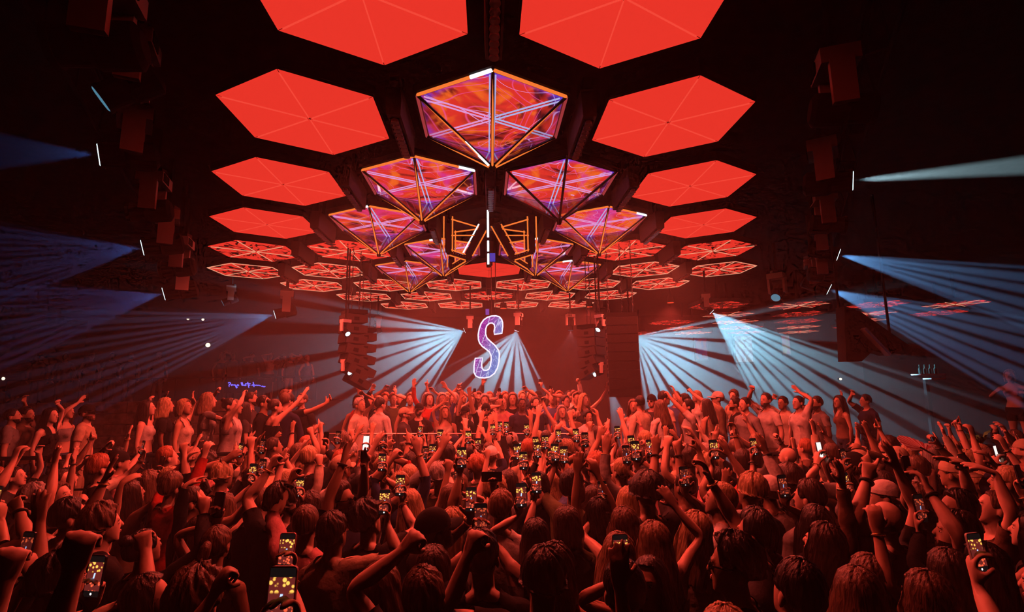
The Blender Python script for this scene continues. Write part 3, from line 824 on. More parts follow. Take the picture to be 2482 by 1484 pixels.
# black angular panel cutting through the right beams
pp = [(2046, 742), (2085, 755), (2206, 839), (2154, 861), (2117, 850), (2089, 876), (2052, 876)]
q0 = at(2080, 800, 9.0); ang = thing('angular_panel', 'black angular hanging panel cutting through the blue beams at right', 'panel', q0)
mb = MB(); pts = [at(x_, y_, 9.0)-q0 for x_, y_ in pp]; n = len(pts); bk = Vector((.02, .25, 0))
mb.add(pts+[p+bk for p in pts], [tuple(range(n-1, -1, -1)), tuple(range(n, 2*n))]+[(i, (i+1) % n, n+(i+1) % n, n+i) for i in range(n)]); mb.build('panel_body', black, ang)
e1, e2 = at(2092, 797, 8.95)-q0, at(2153, 861, 8.95)-q0
MB().bar(e1, e2, .10, .05).build('bright_strut', matte('brushed_aluminium', (.6, .62, .65), .35, .5, .6), ang)
for hx in (0, 2): MB().bar(pts[hx]*.8+Vector((0, .2, 0)), Vector((pts[hx].x*.8, pts[hx].y*.8+.2, CEIL_Z-q0.z)), .03).build('hanger', black, ang)
sh = at(2250, 908, 12.5); t = thing('glass_shelf', 'small bright-edged shelf behind the blue beams at right', 'shelf', sh)
MB().box((0, 0, 0), (.62, .3, .03)).build('shelf_board', matte('shelf_white', (.8, .8, .82), .4, .4), t); MB().box((.12, -.02, -.10), (.36, .25, .03)).build('lower_board', matte('shelf_white', (.8, .8, .82), .4, .4), t)
MB().bar((0, .1, -.1), (0, .1, -sh.z), .08).build('stand', black, t)
for i in range(4):
    MB().tube([(-.2+.13*i, 0, .015), (-.2+.13*i, 0, .14), (-.2+.13*i, 0, .17), (-.2+.13*i, 0, .24)], [.03, .03, .012, .012], 10).build('bottle_body', matte('bottle_glass', (.05, .09, .08), .1, .6), tag(thing('bottle', 'slim bottle on the bright shelf at right, %s from left' % ORD[i], 'bottle', sh, 0, 'bottles on the shelf'), None, None))
# ------------------------------------------------------------------ people: one continuous posed body mesh each
from mathutils.kdtree import KDTree
def nrm(v): return v/np.maximum(np.linalg.norm(v, axis=-1, keepdims=True), 1e-9)
def V3(*a): return np.array(a, float)
BONES = ['root', 'chest', 'neck', 'head']
for _sd in ('R', 'L'):
    BONES += [_sd+'up', _sd+'fore', _sd+'hand'] + [_sd+'f%d%d' % (i, j) for i in range(5) for j in range(2)]
BI = {b: i for i, b in enumerate(BONES)}
L1, L2 = .285, .25
def arm_rest(s, mode):
    if mode == 'up':
        S = V3(s*.163, -.005, 1.448); a = nrm(V3(s*math.cos(R(50)), 0, math.sin(R(50))))
    else:
        S = V3(s*.178, -.005, 1.405); a = nrm(V3(s*math.cos(R(62)), 0, -math.sin(R(62))))
    n = V3(0, 1, 0); t = s*np.cross(a, n)
    E = S+a*L1; Wr = E+a*L2
    f = []
    for off, al, ln, sp in ((.030, .093, .074, .16), (.0100, .098, .082, .05), (-.0105, .095, .075, -.06), (-.030, .086, .060, -.18)):
        b = Wr+a*al+t*off; d = nrm(a+t*sp+n*.10); m = b+d*ln*.48; e = b+d*ln
        f.append((b, m, e, .0098))
    b = Wr+a*.030+t*.026+n*.006; d = nrm(a*.70+t*.72+n*.22); m = b+d*.040; e = m+nrm(a*.85+t*.45+n*.2)*.034
    f.insert(0, (b, m, e, .0118))
    return dict(S=S, E=E, W=Wr, a=a, n=n, t=t, f=f)
def loft(rings, n, closed=True):
    "rings: (centre, ax, ay, rx, ry, power) -> verts, faces"
    v = []; f = []
    for c, ax, ay, rx, ry, p in rings:
        for j in range(n):
            th = 2*math.pi*j/n; ct, st = math.cos(th), math.sin(th)
            x = math.copysign(abs(ct)**(2/p), ct)*rx; y = math.copysign(abs(st)**(2/p), st)*ry
            v.append(c+ax*x+ay*y)
    k = len(rings)
    for i in range(k-1):
        for j in range(n):
            j2 = (j+1) % n; f.append((i*n+j, i*n+j2, (i+1)*n+j2, (i+1)*n+j))
    v.append(rings[0][0]); v.append(rings[-1][0]); a, b = k*n, k*n+1
    for j in range(n):
        j2 = (j+1) % n; f.append((a, j2, j)); f.append((b, (k-1)*n+j, (k-1)*n+j2))
    return v, f
def limb(p0, p1, prof, n=16, ax=None, steps=None):
    "prof: list of (t, rx, ry) radii along the line"
    d = nrm(p1-p0)
    if ax is None: ax = nrm(np.cross(d, V3(0, 1, 0)) if abs(d[1]) < .9 else np.cross(d, V3(1, 0, 0)))
    ay = np.cross(d, ax)
    L = np.linalg.norm(p1-p0); k = steps or max(3, int(L/.018))
    ts = np.linspace(prof[0][0], prof[-1][0], k)
    rx = np.interp(ts, [q[0] for q in prof], [q[1] for q in prof]); ry = np.interp(ts, [q[0] for q in prof], [q[2] for q in prof])
    return loft([(p0+(p1-p0)*t, ax, ay, a, b, 2.) for t, a, b in zip(ts, rx, ry)], n)
def ell(c, r, n=14, k=10, M=None):
    rings = []
    for i in range(k):
        th = math.pi*(i+.5)/k
        rings.append((V3(c[0], c[1], c[2]+r[2]*math.cos(th)), V3(1, 0, 0), V3(0, 1, 0), r[0]*math.sin(th), r[1]*math.sin(th), 2.))
    return loft(rings, n)

def build_base(sex, modes):
    "returns voxel-joined body in rest pose with bone labels"
    SV, SF, SL = [], [], []
    def put(vf, label):
        v, f = vf; n = len(SV); SV.extend(v); SF.extend(tuple(i+n for i in q) for q in f)
        SL.extend(label if isinstance(label, list) else [label]*len(v))
    X, Y, Z = V3(1, 0, 0), V3(0, 1, 0), V3(0, 0, 1)
    fem = sex == 'f'
    prof = [(.84, .120, .09, 0), (.88, .163, .118, -.005), (.95, .176, .128, -.012), (1.04, .152, .108, 0), (1.12, .128, .094, 0), (1.2, .136, .100, .0),
            (1.29, .152, .108, .0), (1.37, .150, .100, -.005), (1.42, .128, .088, -.012), (1.46, .085, .07, -.015), (1.49, .055, .056, -.012)] if fem else \
           [(.84, .115, .09, 0), (.88, .156, .116, -.005), (.95, .165, .122, -.008), (1.04, .156, .112, 0), (1.12, .154, .110, 0), (1.2, .163, .116, 0),
            (1.29, .178, .124, .0), (1.37, .176, .116, -.005), (1.42, .150, .100, -.012), (1.46, .098, .080, -.015), (1.49, .064, .064, -.012)]
    zs = np.arange(.84, 1.491, .016); P = np.array(prof)
    rings = [(V3(0, np.interp(z, P[:, 0], P[:, 3]), z), X, Y, np.interp(z, P[:, 0], P[:, 1]), np.interp(z, P[:, 0], P[:, 2]), 2.35) for z in zs]
    v, f = loft(rings, 36); put((v, f), [BI['root'] if q[2] < 1.13 else BI['chest'] for q in v])
    if fem:
        for s in (-1, 1): put(ell((s*.066, .066, 1.285), (.064, .058, .066)), BI['chest'])
    else:
        for s in (-1, 1): put(ell((s*.075, .075, 1.30), (.085, .05, .07)), BI['chest'])
    put(limb(V3(0, -.015, 1.43), V3(0, .012, 1.60), [(0, .075, .07), (.3, .058 if not fem else .05, .058 if not fem else .05), (1, .054 if not fem else .047, .058 if not fem else .05)], 18, X), BI['neck'])
    for s in (-1, 1): put(limb(V3(s*.02, -.03, 1.50), V3(s*.13, -.025, 1.425), [(0, .04, .05), (1, .035, .05)] if not fem else [(0, .03, .04), (1, .028, .04)], 14), BI['chest'])
    # head: skull, jaw, nose, brow, lips, ears
    put(ell((0, .004, 1.680), (.074, .095, .092), 20, 14), BI['head'])
    jaw = [(1.546, .026, .030, .072), (1.556, .042, .042, .062), (1.575, .054, .060, .045), (1.605, .062, .072, .033), (1.64, .067, .080, .026), (1.68, .068, .084, .018)]
    J = np.array(jaw); zz = np.arange(1.546, 1.681, .011)
    put(loft([(V3(0, np.interp(z, J[:, 0], J[:, 3]), z), X, Y, np.interp(z, J[:, 0], J[:, 1]), np.interp(z, J[:, 0], J[:, 2]), 2.3) for z in zz], 24), BI['head'])
    put(limb(V3(0, .100, 1.672), V3(0, .122, 1.630), [(0, .008, .010), (.7, .013, .014), (1, .016, .012)], 10, X, 6), BI['head'])
    put(ell((0, .094, 1.688), (.045, .012, .010)), BI['head'])
    put(ell((0, .106, 1.603), (.022, .007, .007)), BI['head'])
    for s in (-1, 1): put(ell((s*.078, -.006, 1.642), (.010, .020, .032)), BI['head'])
    for s, m, sd in ((1, modes[0], 'R'), (-1, modes[1], 'L')):
        A = arm_rest(s, m); k = 1. if not fem else .84
        S, E, Wr, a, n, t = A['S'], A['E'], A['W'], A['a'], A['n'], A['t']
        put(ell(tuple(S+a*.03+V3(0, 0, -.004)), (.062*k, .060*k, .062*k)), BI[sd+'up'])
        if m == 'up':   # shoulder mass and lat line under a raised arm
            put(limb(V3(s*.09, -.02, 1.40), S+a*.06, [(0, .075*k, .075*k), (1, .056*k, .056*k)], 14), BI['chest'])
            put(limb(V3(s*.125, -.03, 1.24), S+a*.05, [(0, .04, .06), (1, .042*k, .045*k)], 12), BI['chest'])
        else:
            put(limb(V3(s*.08, -.015, 1.42), S+a*.02, [(0, .055*k, .06*k), (1, .055*k, .055*k)], 14), BI['chest'])
        put(limb(S, E, [(0, .054*k, .054*k), (.25, .055*k, .052*k), (.5, .049*k, .050*k), (.85, .041*k, .042*k), (1, .040*k, .040*k)], 16, n), BI[sd+'up'])
        put(limb(E, Wr, [(0, .041*k, .040*k), (.22, .045*k, .043*k), (.6, .035*k, .037*k), (.9, .024*k, .030*k), (1.04, .022*k, .028*k)], 16, n), BI[sd+'fore'])
        ks = .97 if fem else 1.06
        palm = [(0, .017, .026), (.3, .017, .036), (.7, .0155, .042), (1., .0125, .040)]
        put(limb(Wr-a*.01, Wr+a*.102*ks, palm, 16, n, 9), BI[sd+'hand'])
        put(ell(tuple(Wr+a*.035+t*.022+n*.008), (.018, .018, .022)), BI[sd+'hand'])
        for i, (b, mm, e, r) in enumerate(A['f']):
            b, mm, e = (Wr+(q-Wr)*ks for q in (b, mm, e)); r *= .93 if fem else 1.08
            put(limb(b-(mm-b)*.35, mm, [(0, r*1.08, r*1.08), (1, r, r)], 10, None, 5), BI['%sf%d0' % (sd, i)])
            put(limb(mm, e, [(-.02, r, r), (.8, r*.9, r*.9), (1, r*.62, r*.62)], 10, None, 5), BI['%sf%d1' % (sd, i)])
    for s in (-1, 1):
        put(limb(V3(s*.088, -.005, .92), V3(s*.10, .012, .49), [(0, .088, .098), (.3, .085, .09), (1, .055, .058)], 18, X), BI['root'])
        put(limb(V3(s*.10, .012, .50), V3(s*.112, -.012, .07), [(0, .054, .057), (.3, .053, .062), (.8, .037, .042), (1, .036, .04)], 16, X), BI['root'])
        put(loft([(V3(s*.118, y, .045 if y < .05 else .038), X, Z, rx, rz, 2.4) for y, rx, rz in ((-.075, .025, .03), (-.05, .036, .042), (0, .040, .045), (.06, .046, .038), (.12, .046, .032), (.165, .030, .022))], 14), BI['root'])
    SV = np.array(SV)
    def evaluated(mesh, mods):
        ob = bpy.data.objects.new('t', mesh); col.objects.link(ob)
        for kind, kw in mods:
            m_ = ob.modifiers.new('m', kind)
            for k_, v_ in kw.items(): setattr(m_, k_, v_)
        dg = bpy.context.evaluated_depsgraph_get(); dg.update()
        r_ = bpy.data.meshes.new_from_object(ob.evaluated_get(dg))
        bpy.data.objects.remove(ob); bpy.data.meshes.remove(mesh); return r_
    me = bpy.data.meshes.new('t'); me.from_pydata(SV.tolist(), [], SF)
    me = evaluated(me, [('REMESH', dict(mode='VOXEL', voxel_size=.0066)), ('SMOOTH', dict(factor=.5, iterations=3))])
    kd = KDTree(len(SV))
    for i, p in enumerate(SV.tolist()): kd.insert(p, i)
    kd.balance()
    out = []
    for ntri in (9600, 3900):
        cnt = sum(len(p.vertices)-2 for p in me.polygons) if ntri == 3900 else len(me.polygons)*2
        me = evaluated(me, [('DECIMATE', dict(ratio=min(1., ntri/cnt), use_collapse_triangulate=True))])
        m2 = me; m2.calc_loop_triangles()
        vv = np.empty(len(m2.vertices)*3); m2.vertices.foreach_get('co', vv); vv = vv.reshape(-1, 3)
        tt = np.empty(len(m2.loop_triangles)*3, int); m2.loop_triangles.foreach_get('vertices', tt); tt = tt.reshape(-1, 3)
        lab = np.array([SL[kd.find(p)[1]] for p in vv.tolist()])
        W0 = np.zeros((len(vv), len(BONES))); W0[np.arange(len(vv)), lab] = 1
        e = np.concatenate([tt[:, [0, 1]], tt[:, [1, 2]], tt[:, [2, 0]]]); e = np.concatenate([e, e[:, ::-1]])
        e = e[np.argsort(e[:, 0], kind='stable')]
        deg = np.bincount(e[:, 0], minlength=len(vv)); ok = deg > 0
        st = np.concatenate([[0], np.cumsum(deg)])[:-1]
        hand = np.array([('hand' in b or b[1] == 'f' and b[2:3].isdigit()) for b in BONES])
        for it in range(8 if ntri > 9000 else 5):
            S_ = np.add.reduceat(W0[e[:, 1]], np.minimum(st, len(e)-1), axis=0)/np.maximum(deg, 1)[:, None]
            blend = np.where(hand[lab], .28 if it < 4 else 0., .5)[:, None]
            W0 = np.where(ok[:, None], W0*(1-blend)+S_*blend, W0)
        # garment parameters in the rest pose
        armt = np.full(len(vv), -9.)
        for s, m, sd in ((1, modes[0], 'R'), (-1, modes[1], 'L')):
            A = arm_rest(s, m); sel = np.isin(lab, [BI[b] for b in BONES if b.startswith(sd)])
            q = (vv[sel]-A['S'])@A['a']; armt[sel] = np.where(q < L1, q/L1, 1+(q-L1)/L2)
        out.append(dict(v=vv, t=tt, w=W0, lab=lab, armt=armt, modes=modes, sex=sex))
    bpy.data.meshes.remove(me)
    return out
BASES = {}
def base(sex, modes, lod):
    k = (sex, modes)
    if k not in BASES:
        mk = (sex, modes[::-1])
        if mk in BASES:     # mirror image
            lst = []
            perm = [BI[b.replace('R', '#').replace('L', 'R').replace('#', 'L')] if b[0] in 'RL' else BI[b] for b in BONES]
            for d in BASES[mk]:
                w = np.zeros_like(d['w']); w[:, perm] = d['w']
                lst.append(dict(v=d['v']*[-1, 1, 1], t=d['t'][:, ::-1], w=w, lab=np.array(perm)[d['lab']], armt=d['armt'], modes=modes, sex=sex))
            BASES[k] = lst
        else: BASES[k] = build_base(sex, modes)
    return BASES[k][lod]

def rotm(axis, ang):
    return np.array(Matrix.Rotation(ang, 3, Vector(axis)))
def min_rot(a, b):
    return np.array(Vector(a).rotation_difference(Vector(b)).to_matrix())
def frame(a, n, s):
    a = nrm(a); n = nrm(n-a*(n@a)); return np.stack([a, n, s*np.cross(a, n)], 1)
def about(Rm, p, q):
    "affine: rotate by Rm about rest point p, then put p at q"
    M = np.eye(4); M[:3, :3] = Rm; M[:3, 3] = q-Rm@p; return M
CURLS = {  # per finger (thumb, index, middle, ring, pinky): (base, tip) bend in degrees
 'open': [(0, 0), (4, 6), (2, 6), (4, 8), (6, 10)],
 'relaxed': [(10, 15), (22, 28), (28, 34), (32, 38), (34, 40)],
 'fist': [(35, 55), (82, 105), (86, 108), (86, 108), (84, 104)],
 'point': [(30, 50), (4, 6), (80, 100), (84, 104), (84, 104)],
 'grip': [(16, 22), (38, 52), (42, 56), (44, 58), (46, 58)],
 'peace': [(38, 55), (2, 4), (2, 4), (82, 104), (84, 104)],
 'flat': [(8, 4), (10, 12), (9, 12), (10, 12), (12, 14)],
}
def solve_arm(S, T, pole):
    d = T-S; L = np.linalg.norm(d); mx = (L1+L2)*.995
    if L > mx: T = S+d*(mx/L); d = T-S; L = mx
    L = max(L, .14); u = nrm(d)
    x = (L1*L1-L2*L2+L*L)/(2*L); h = math.sqrt(max(0, L1*L1-x*x))
    p = nrm(pole-u*(pole@u))
    return S+u*x+p*h, S+u*L
def pose(sex, lod, armR=None, armL=None, head=(0, 0, 0), lean=(0, 0)):
    """arm: dict(hand=(x,y,z) hand centre in body space, n=palm normal, a=finger direction or None, curl=name, pole=...)"""
    def mode(arm): return 'up' if arm is not None and arm['hand'][2] > 1.42 else 'down'
    modes = (mode(armR), mode(armL)); B = base(sex, modes, lod)
    M = {b: np.eye(4) for b in BONES}
    Rl = rotm((1, 0, 0), -lean[0])@rotm((0, 1, 0), lean[1])
    M['chest'] = about(Rl, V3(0, 0, 1.08), V3(0, 0, 1.08))
    def tr(m, p): return m[:3, :3]@p+m[:3, 3]
    nb = V3(0, -.01, 1.47); Rh = rotm((0, 0, 1), head[0])@rotm((1, 0, 0), head[1])@rotm((0, 1, 0), head[2])
    Rn = rotm((0, 0, 1), head[0]*.45)@rotm((1, 0, 0), head[1]*.45)@rotm((0, 1, 0), head[2]*.45)
    M['neck'] = about(Rn, nb, tr(M['chest'], nb))
    hb = V3(0, .005, 1.58); M['head'] = about(Rh, hb, tr(M['neck'], hb))
    info = {'head': M['head']}
    for s, arm, sd, md in ((1, armR, 'R', modes[0]), (-1, armL, 'L', modes[1])):
        A = arm_rest(s, md)
        if arm is None: arm = dict(hand=(s*.27, .06, .82), n=(-s, .2, 0), a=(0, .15, -1), curl='relaxed')
        S = tr(M['chest'], A['S']); hc = V3(*arm['hand']); 
        pole = V3(*arm.get('pole', (s*.8, -.25, -.6)))
        a_h = arm.get('a'); n_h = V3(*arm.get('n', (0, 1, 0)))
        if a_h is None:
            E, Wr = solve_arm(S, hc-nrm(hc-S)*.075, pole); a_h = nrm(nrm(Wr-E)*.8+V3(0, 0, .35))
            E, Wr = solve_arm(S, hc-a_h*.075, pole)
        else:
            a_h = nrm(V3(*a_h)); E, Wr = solve_arm(S, hc-a_h*.075, pole)
        du, df = nrm(E-S), nrm(Wr-E)
        Ru = min_rot(A['a'], du); F0 = frame(A['a'], A['n'], s)
        Rhand = frame(a_h, n_h, s)@F0.T
        nu = Ru@A['n']; nf = nrm(nrm(nu)+nrm(n_h)*.9)
        Rf = frame(df, nf, s)@F0.T
        M[sd+'up'] = about(Ru, A['S'], S); M[sd+'fore'] = about(Rf, A['E'], E); M[sd+'hand'] = about(Rhand, A['W'], Wr)
        ks = .97 if sex == 'f' else 1.06
        for i, ((b, mm, e, r), (c0, c1)) in enumerate(zip(A['f'], CURLS[arm.get('curl', 'open')])):
            b, mm, e = (A['W']+(q-A['W'])*ks for q in (b, mm, e))
            if i == 0: ax = nrm(A['a']*.9-A['t']*.2+A['n']*.25)*(-s)   # thumb folds across the palm
            else: ax = -A['t']*s*1.0
            ax = nrm(ax)
            sg = 1 if s > 0 else 1
            # bend towards the palm normal
            def bend(axv, ang, vec):
                r1 = rotm(axv, ang)@vec; r2 = rotm(axv, -ang)@vec
                return rotm(axv, ang) if (r1@(A['n'] if i else (-A['t']+A['n']*.6))) > (r2@(A['n'] if i else (-A['t']+A['n']*.6))) else rotm(axv, -ang)
            R0 = bend(ax, R(c0), nrm(mm-b)) if c0 else np.eye(3)
            R1 = R0@(bend(ax, R(c1), nrm(e-mm)) if c1 else np.eye(3))
            q0 = tr(M[sd+'hand'], b)
            M['%sf%d0' % (sd, i)] = about(Rhand@R0, b, q0)
            q1 = tr(M['%sf%d0' % (sd, i)], mm)
            M['%sf%d1' % (sd, i)] = about(Rhand@R1, mm, q1)
        hm = np.eye(4); hm[:3, :3] = frame(a_h, n_h, s); hm[:3, 3] = Wr+a_h*.085
        info[sd] = hm; info[sd+'w'] = (Wr, df)
    MM = np.stack([M[b] for b in BONES])
    vh = np.concatenate([B['v'], np.ones((len(B['v']), 1))], 1)
    P = np.einsum('vb,bij,vj->vi', B['w'], MM, vh, optimize=True)[:, :3]
    info['B'] = B; info['P'] = P
    return info
def vnormals(P, T):
    n = np.cross(P[T[:, 1]]-P[T[:, 0]], P[T[:, 2]]-P[T[:, 0]]); N = np.zeros_like(P)
    for k in range(3):
        for c in range(3): N[:, c] += np.bincount(T[:, k], n[:, c], minlength=len(P))
    return nrm(N)
def tri_mesh(name, P, T, mats, mi=None):
    me = bpy.data.meshes.new(name)
    me.vertices.add(len(P)); me.vertices.foreach_set('co', np.ascontiguousarray(P, np.float32).ravel())
    me.loops.add(len(T)*3); me.loops.foreach_set('vertex_index', np.ascontiguousarray(T, np.int32).ravel())
    me.polygons.add(len(T)); me.polygons.foreach_set('loop_start', np.arange(0, len(T)*3, 3, dtype=np.int32))
    try: me.polygons.foreach_set('loop_total', np.full(len(T), 3, np.int32))
    except Exception: pass
    if mi is not None: me.polygons.foreach_set('material_index', np.ascontiguousarray(mi, np.int32))
    me.polygons.foreach_set('use_smooth', np.ones(len(T), bool))
    for m in mats: me.materials.append(m)
    me.update(calc_edges=True)
    return me
def clip(P, N, T, f):
    "part of the surface where f > 0, cut cleanly along f = 0"
    fi = f[T]; pos = fi > 0; cnt = pos.sum(1)
    full = T[cnt == 3]
    nv = len(P); newP, newN, tris = [], [], []
    key = {}
    def cut(a, b):
        k = (a, b) if a < b else (b, a)
        if k not in key:
            t = f[a]/(f[a]-f[b]); key[k] = nv+len(newP)
            newP.append(P[a]+(P[b]-P[a])*t); newN.append(N[a]+(N[b]-N[a])*t)
        return key[k]
    for tri, p in zip(T[(cnt == 1) | (cnt == 2)], pos[(cnt == 1) | (cnt == 2)]):
        c = p.sum()
        if c == 1:
            i = int(np.argmax(p)); a, b, d = tri[i], tri[(i+1) % 3], tri[(i+2) % 3]
            tris.append((a, cut(a, b), cut(a, d)))
        else:
            i = int(np.argmin(p)); a, b, d = tri[i], tri[(i+1) % 3], tri[(i+2) % 3]
            x, y = cut(a, b), cut(a, d)
            tris += [(x, b, d), (x, d, y)]
    T2 = np.concatenate([full, np.array(tris, int).reshape(-1, 3)])
    P2 = np.concatenate([P, np.array(newP).reshape(-1, 3)]); N2 = np.concatenate([N, np.array(newN).reshape(-1, 3)])
    used, inv = np.unique(T2, return_inverse=True)
    edge = used >= nv
    return P2[used], nrm(N2[used]), inv.reshape(-1, 3), edge
def garment_field(B, kind, waist=.985):
    v = B['v']; z = v[:, 2]; x = np.abs(v[:, 0]); y = v[:, 1]; at_ = B['armt']; arm = at_ > -5; big = np.full(len(v), .15)
    headneck = np.isin(B['lab'], [BI['neck'], BI['head']])
    def upper(hem, neck, sleeve, scoop=.04):
        neckz = neck-scoop*np.clip(y/.08, 0, 1)
        f = np.where(arm, (sleeve-at_)*.28, np.minimum(z-hem, np.where(headneck, neckz-z, np.maximum(neckz-z, (x-.075)*1.2) if True else 0)))
        return f
    if kind == 'tee': return upper(.87, 1.482, .62)
    if kind == 'long': return upper(.87, 1.485, 1.90)
    if kind == 'rolled': return upper(.86, 1.49, 1.15)
    if kind == 'tank':
        neckz = 1.455-.085*np.clip((y+.03)/.09, 0, 1)
        strap = np.where(z > 1.30, np.minimum(.118+np.clip(1.36-z, 0, .06)*.7-x, .06), .06)
        scoop = np.where(z > 1.33, np.maximum(neckz-z, (x-.055)), .06)
        return np.where(arm | headneck, -.03, np.minimum(np.minimum(z-.95, strap), scoop))
    if kind == 'crop':
        return np.where(arm, -.1, np.minimum(z-1.17, 1.385-z))
    if kind == 'strapless': return np.where(arm, -.1, np.minimum(z-.90, 1.375-z))
    if kind == 'bikini': return np.where(arm, -.1, np.minimum(z-1.235, 1.335-z))
    if kind == 'jeans':
        return np.where(arm | headneck, -.1, np.minimum(waist-z, z-.085))
    if kind == 'shorts':
        return np.where(arm | headneck, -.1, np.minimum(waist-z, z-.70))
    if kind == 'shoes':
        return np.where(arm | headneck, -.1, .10-z)
def garment_mesh(name, info, kind, mat, off=.010, fold=.005, seed=0., waist=.985):
    B, P = info['B'], info['P']; N = info.get('N')
    if N is None: N = info['N'] = vnormals(P, B['t'])
    f = garment_field(B, kind, waist)
    q, n, t, edge = clip(P, N, B['t'], f)
    if not len(t): return None
    wv_ = np.sin(q[:, 2]*38+np.sin(q[:, 0]*21+seed)*2+seed)*np.sin(q[:, 0]*17+q[:, 1]*23+seed*1.7)
    d = off+fold*wv_
    d = np.where(edge, off*1.25, d)
    return tri_mesh(name, q+n*d[:, None], t, [mat])
# ------------------------------------------------------------------ hair, hats, glasses (head space: rest position of the head)
def hair_mesh(name, style, n=56, k=22, seed=0):
    rs = np.random.RandomState(seed)
    c = V3(0, -.004, 1.678); sk = V3(.080, .100, .096)
    th = np.linspace(-math.pi, math.pi, n, endpoint=False)       # 0 = face
    side = np.abs(th)
    phs = rs.rand(8)*6.28
    def wob(a, b): return sum(math.sin(1)*np.sin(a*f+b*g+p) for f, g, p in ((7, 1.1, phs[0]), (13, 2.3, phs[1]), (23, 1.7, phs[2])))/2.5
    opt = dict(short=(.009, .032, 0., .006), crew=(.004, .016, 0., .002), curly=(.026, .045, 0., .016), quiff=(.010, .044, 0., .007), long=(.017, .022, .34, .006), wavy=(.020, .026, .36, .012),
               bob=(.022, .026, .15, .006), tight=(.009, .012, 0., .004), messy=(.020, .040, .02, .012), mid=(.018, .026, .22, .008), afro=(.05, .06, .01, .012))[style]
    tk, top, L, bump = opt
    V = []
    vs_ = np.linspace(0, 1, k)
    hairline = np.interp(side, [0, .5, .80, .98, 1.12, 1.30, 1.55, 1.8, 2.15, math.pi], [.78, .80, .92, 1.38, 1.72, 1.66, 1.58, 1.80, 2.15, 2.28])   # polar angle where short hair ends
    face_edge = 1.02 if L else 0
    for i, v in enumerate(vs_):
        if L and v > .55:
            pol = np.minimum(hairline, 1.62)
        else:
            pol = hairline*(v/.55 if L else v) if not L else np.minimum(hairline, 1.62)*(v/.55)
        thick = tk+(top-tk)*np.clip(np.cos(pol), 0, 1)**1.5+bump*wob(th, v*9)
        if not L: thick = thick*np.clip((1.0-v)*7, .02, 1)
        else: thick = np.where(side < face_edge, thick*np.clip((1.-v)*5, .02, 1), thick)
        r = sk[None, :]+thick[:, None]
        p = np.stack([c[0]+r[:, 0]*np.sin(pol)*np.sin(th), c[1]+r[:, 1]*np.sin(pol)*np.cos(th), c[2]+r[:, 2]*np.cos(pol)], 1)
        if L and v > .55:
            q = (v-.55)/.45
            drop = np.where(side > face_edge, L*q*np.clip((side-face_edge)/.35, 0, 1), 0)
            p[:, 2] -= drop
            out = .010*math.sin(q*math.pi)+(.030*q if L > .2 else -.006*q)
            rad = nrm(np.stack([p[:, 0], p[:, 1]-.0, np.zeros(n)], 1))
            p += rad*np.where(side > face_edge, out+bump*.8*np.sin(th*9+q*8+phs[3]) * q, 0)[:, None]
            back = np.where(side > 2.0, -.035*q*(L > .2), 0); p[:, 1] += back
        V.append(p)
    V = np.concatenate(V)
    T = []
    for i in range(k-1):
        for j in range(n):
            j2 = (j+1) % n; a, b, d, e = i*n+j, i*n+j2, (i+1)*n+j2, (i+1)*n+j
            if i: T.append((a, e, b))
            T.append((b, e, d))
    # close underneath so the shell reads as a solid mass
    cen = len(V); V = np.concatenate([V, [V[(k-1)*n:].mean(0)+V3(0, 0, .02)]])
    for j in range(n): T.append(((k-1)*n+j, cen, (k-1)*n+(j+1) % n))
    mb = MB(); mb.v = [tuple(p) for p in V]; mb.f = T; mb.mi = [0]*len(T)
    return mb
def ponytail(mb, high=True):
    b = Vector((0, -.105, 1.72 if high else 1.66)); pts = []
    for i in range(9):
        t = i/8; pts.append(b+Vector((.012*math.sin(t*5), -.055*math.sin(min(1, t*1.6)*1.57)-.01*t, .018*math.sin(t*3.1)-.26*t*t-.03*t)))
    mb.tube(pts, [.014, .024, .032, .034, .033, .030, .025, .018, .006], 14); return mb
def bun(mb): return mb.ball((0, -.095, 1.755), (.040, .038, .036), 14, 10)
def cap_mesh():
    mb = MB(); rings = []
    c = V3(0, -.002, 1.685); n = 32
    v = []; k = 9
    for i in range(k):
        pol = 1.55*i/(k-1)+.001
        for j in range(n):
            a = 2*math.pi*j/n
            v.append((c[0]+.093*math.sin(pol)*math.sin(a), c[1]+.114*math.sin(pol)*math.cos(a), c[2]+.002+(.112)*math.cos(pol)))
    f = [(i*n+j, (i+1)*n+j, (i+1)*n+(j+1) % n, i*n+(j+1) % n) for i in range(k-1) for j in range(n)]
    mb.add(v, f)
    return mb
def brim_mesh(back=False):
    mb = MB(); v = []; m = 14
    for r_, z in ((0., 0.), (1., -.016)):
        for j in range(m+1):
            a = -1.0+2.0*j/m
            x = .092*math.sin(a*1.2); y = .112*math.cos(a*1.05)*(1)+r_*.085*math.cos(a*1.3)
            v.append((x*(1+.05*r_), y, 1.69+z-.012*abs(a)))
    n = m+1
    v += [(x, y, z-.006) for x, y, z in v]
    f = [(j, j+1, n+j+1, n+j) for j in range(m)]+[(2*n+j, 3*n+j, 3*n+j+1, 2*n+j+1) for j in range(m)]
    f += [(n+j, n+j+1, 3*n+j+1, 3*n+j) for j in range(m)]+[(0, n, 3*n, 2*n), (m, 2*n+m, 3*n+m, n+m)]
    mb.add(v, f)
    if back: mb.v = [(-x, -y-.004, z) for x, y, z in mb.v]
    return mb
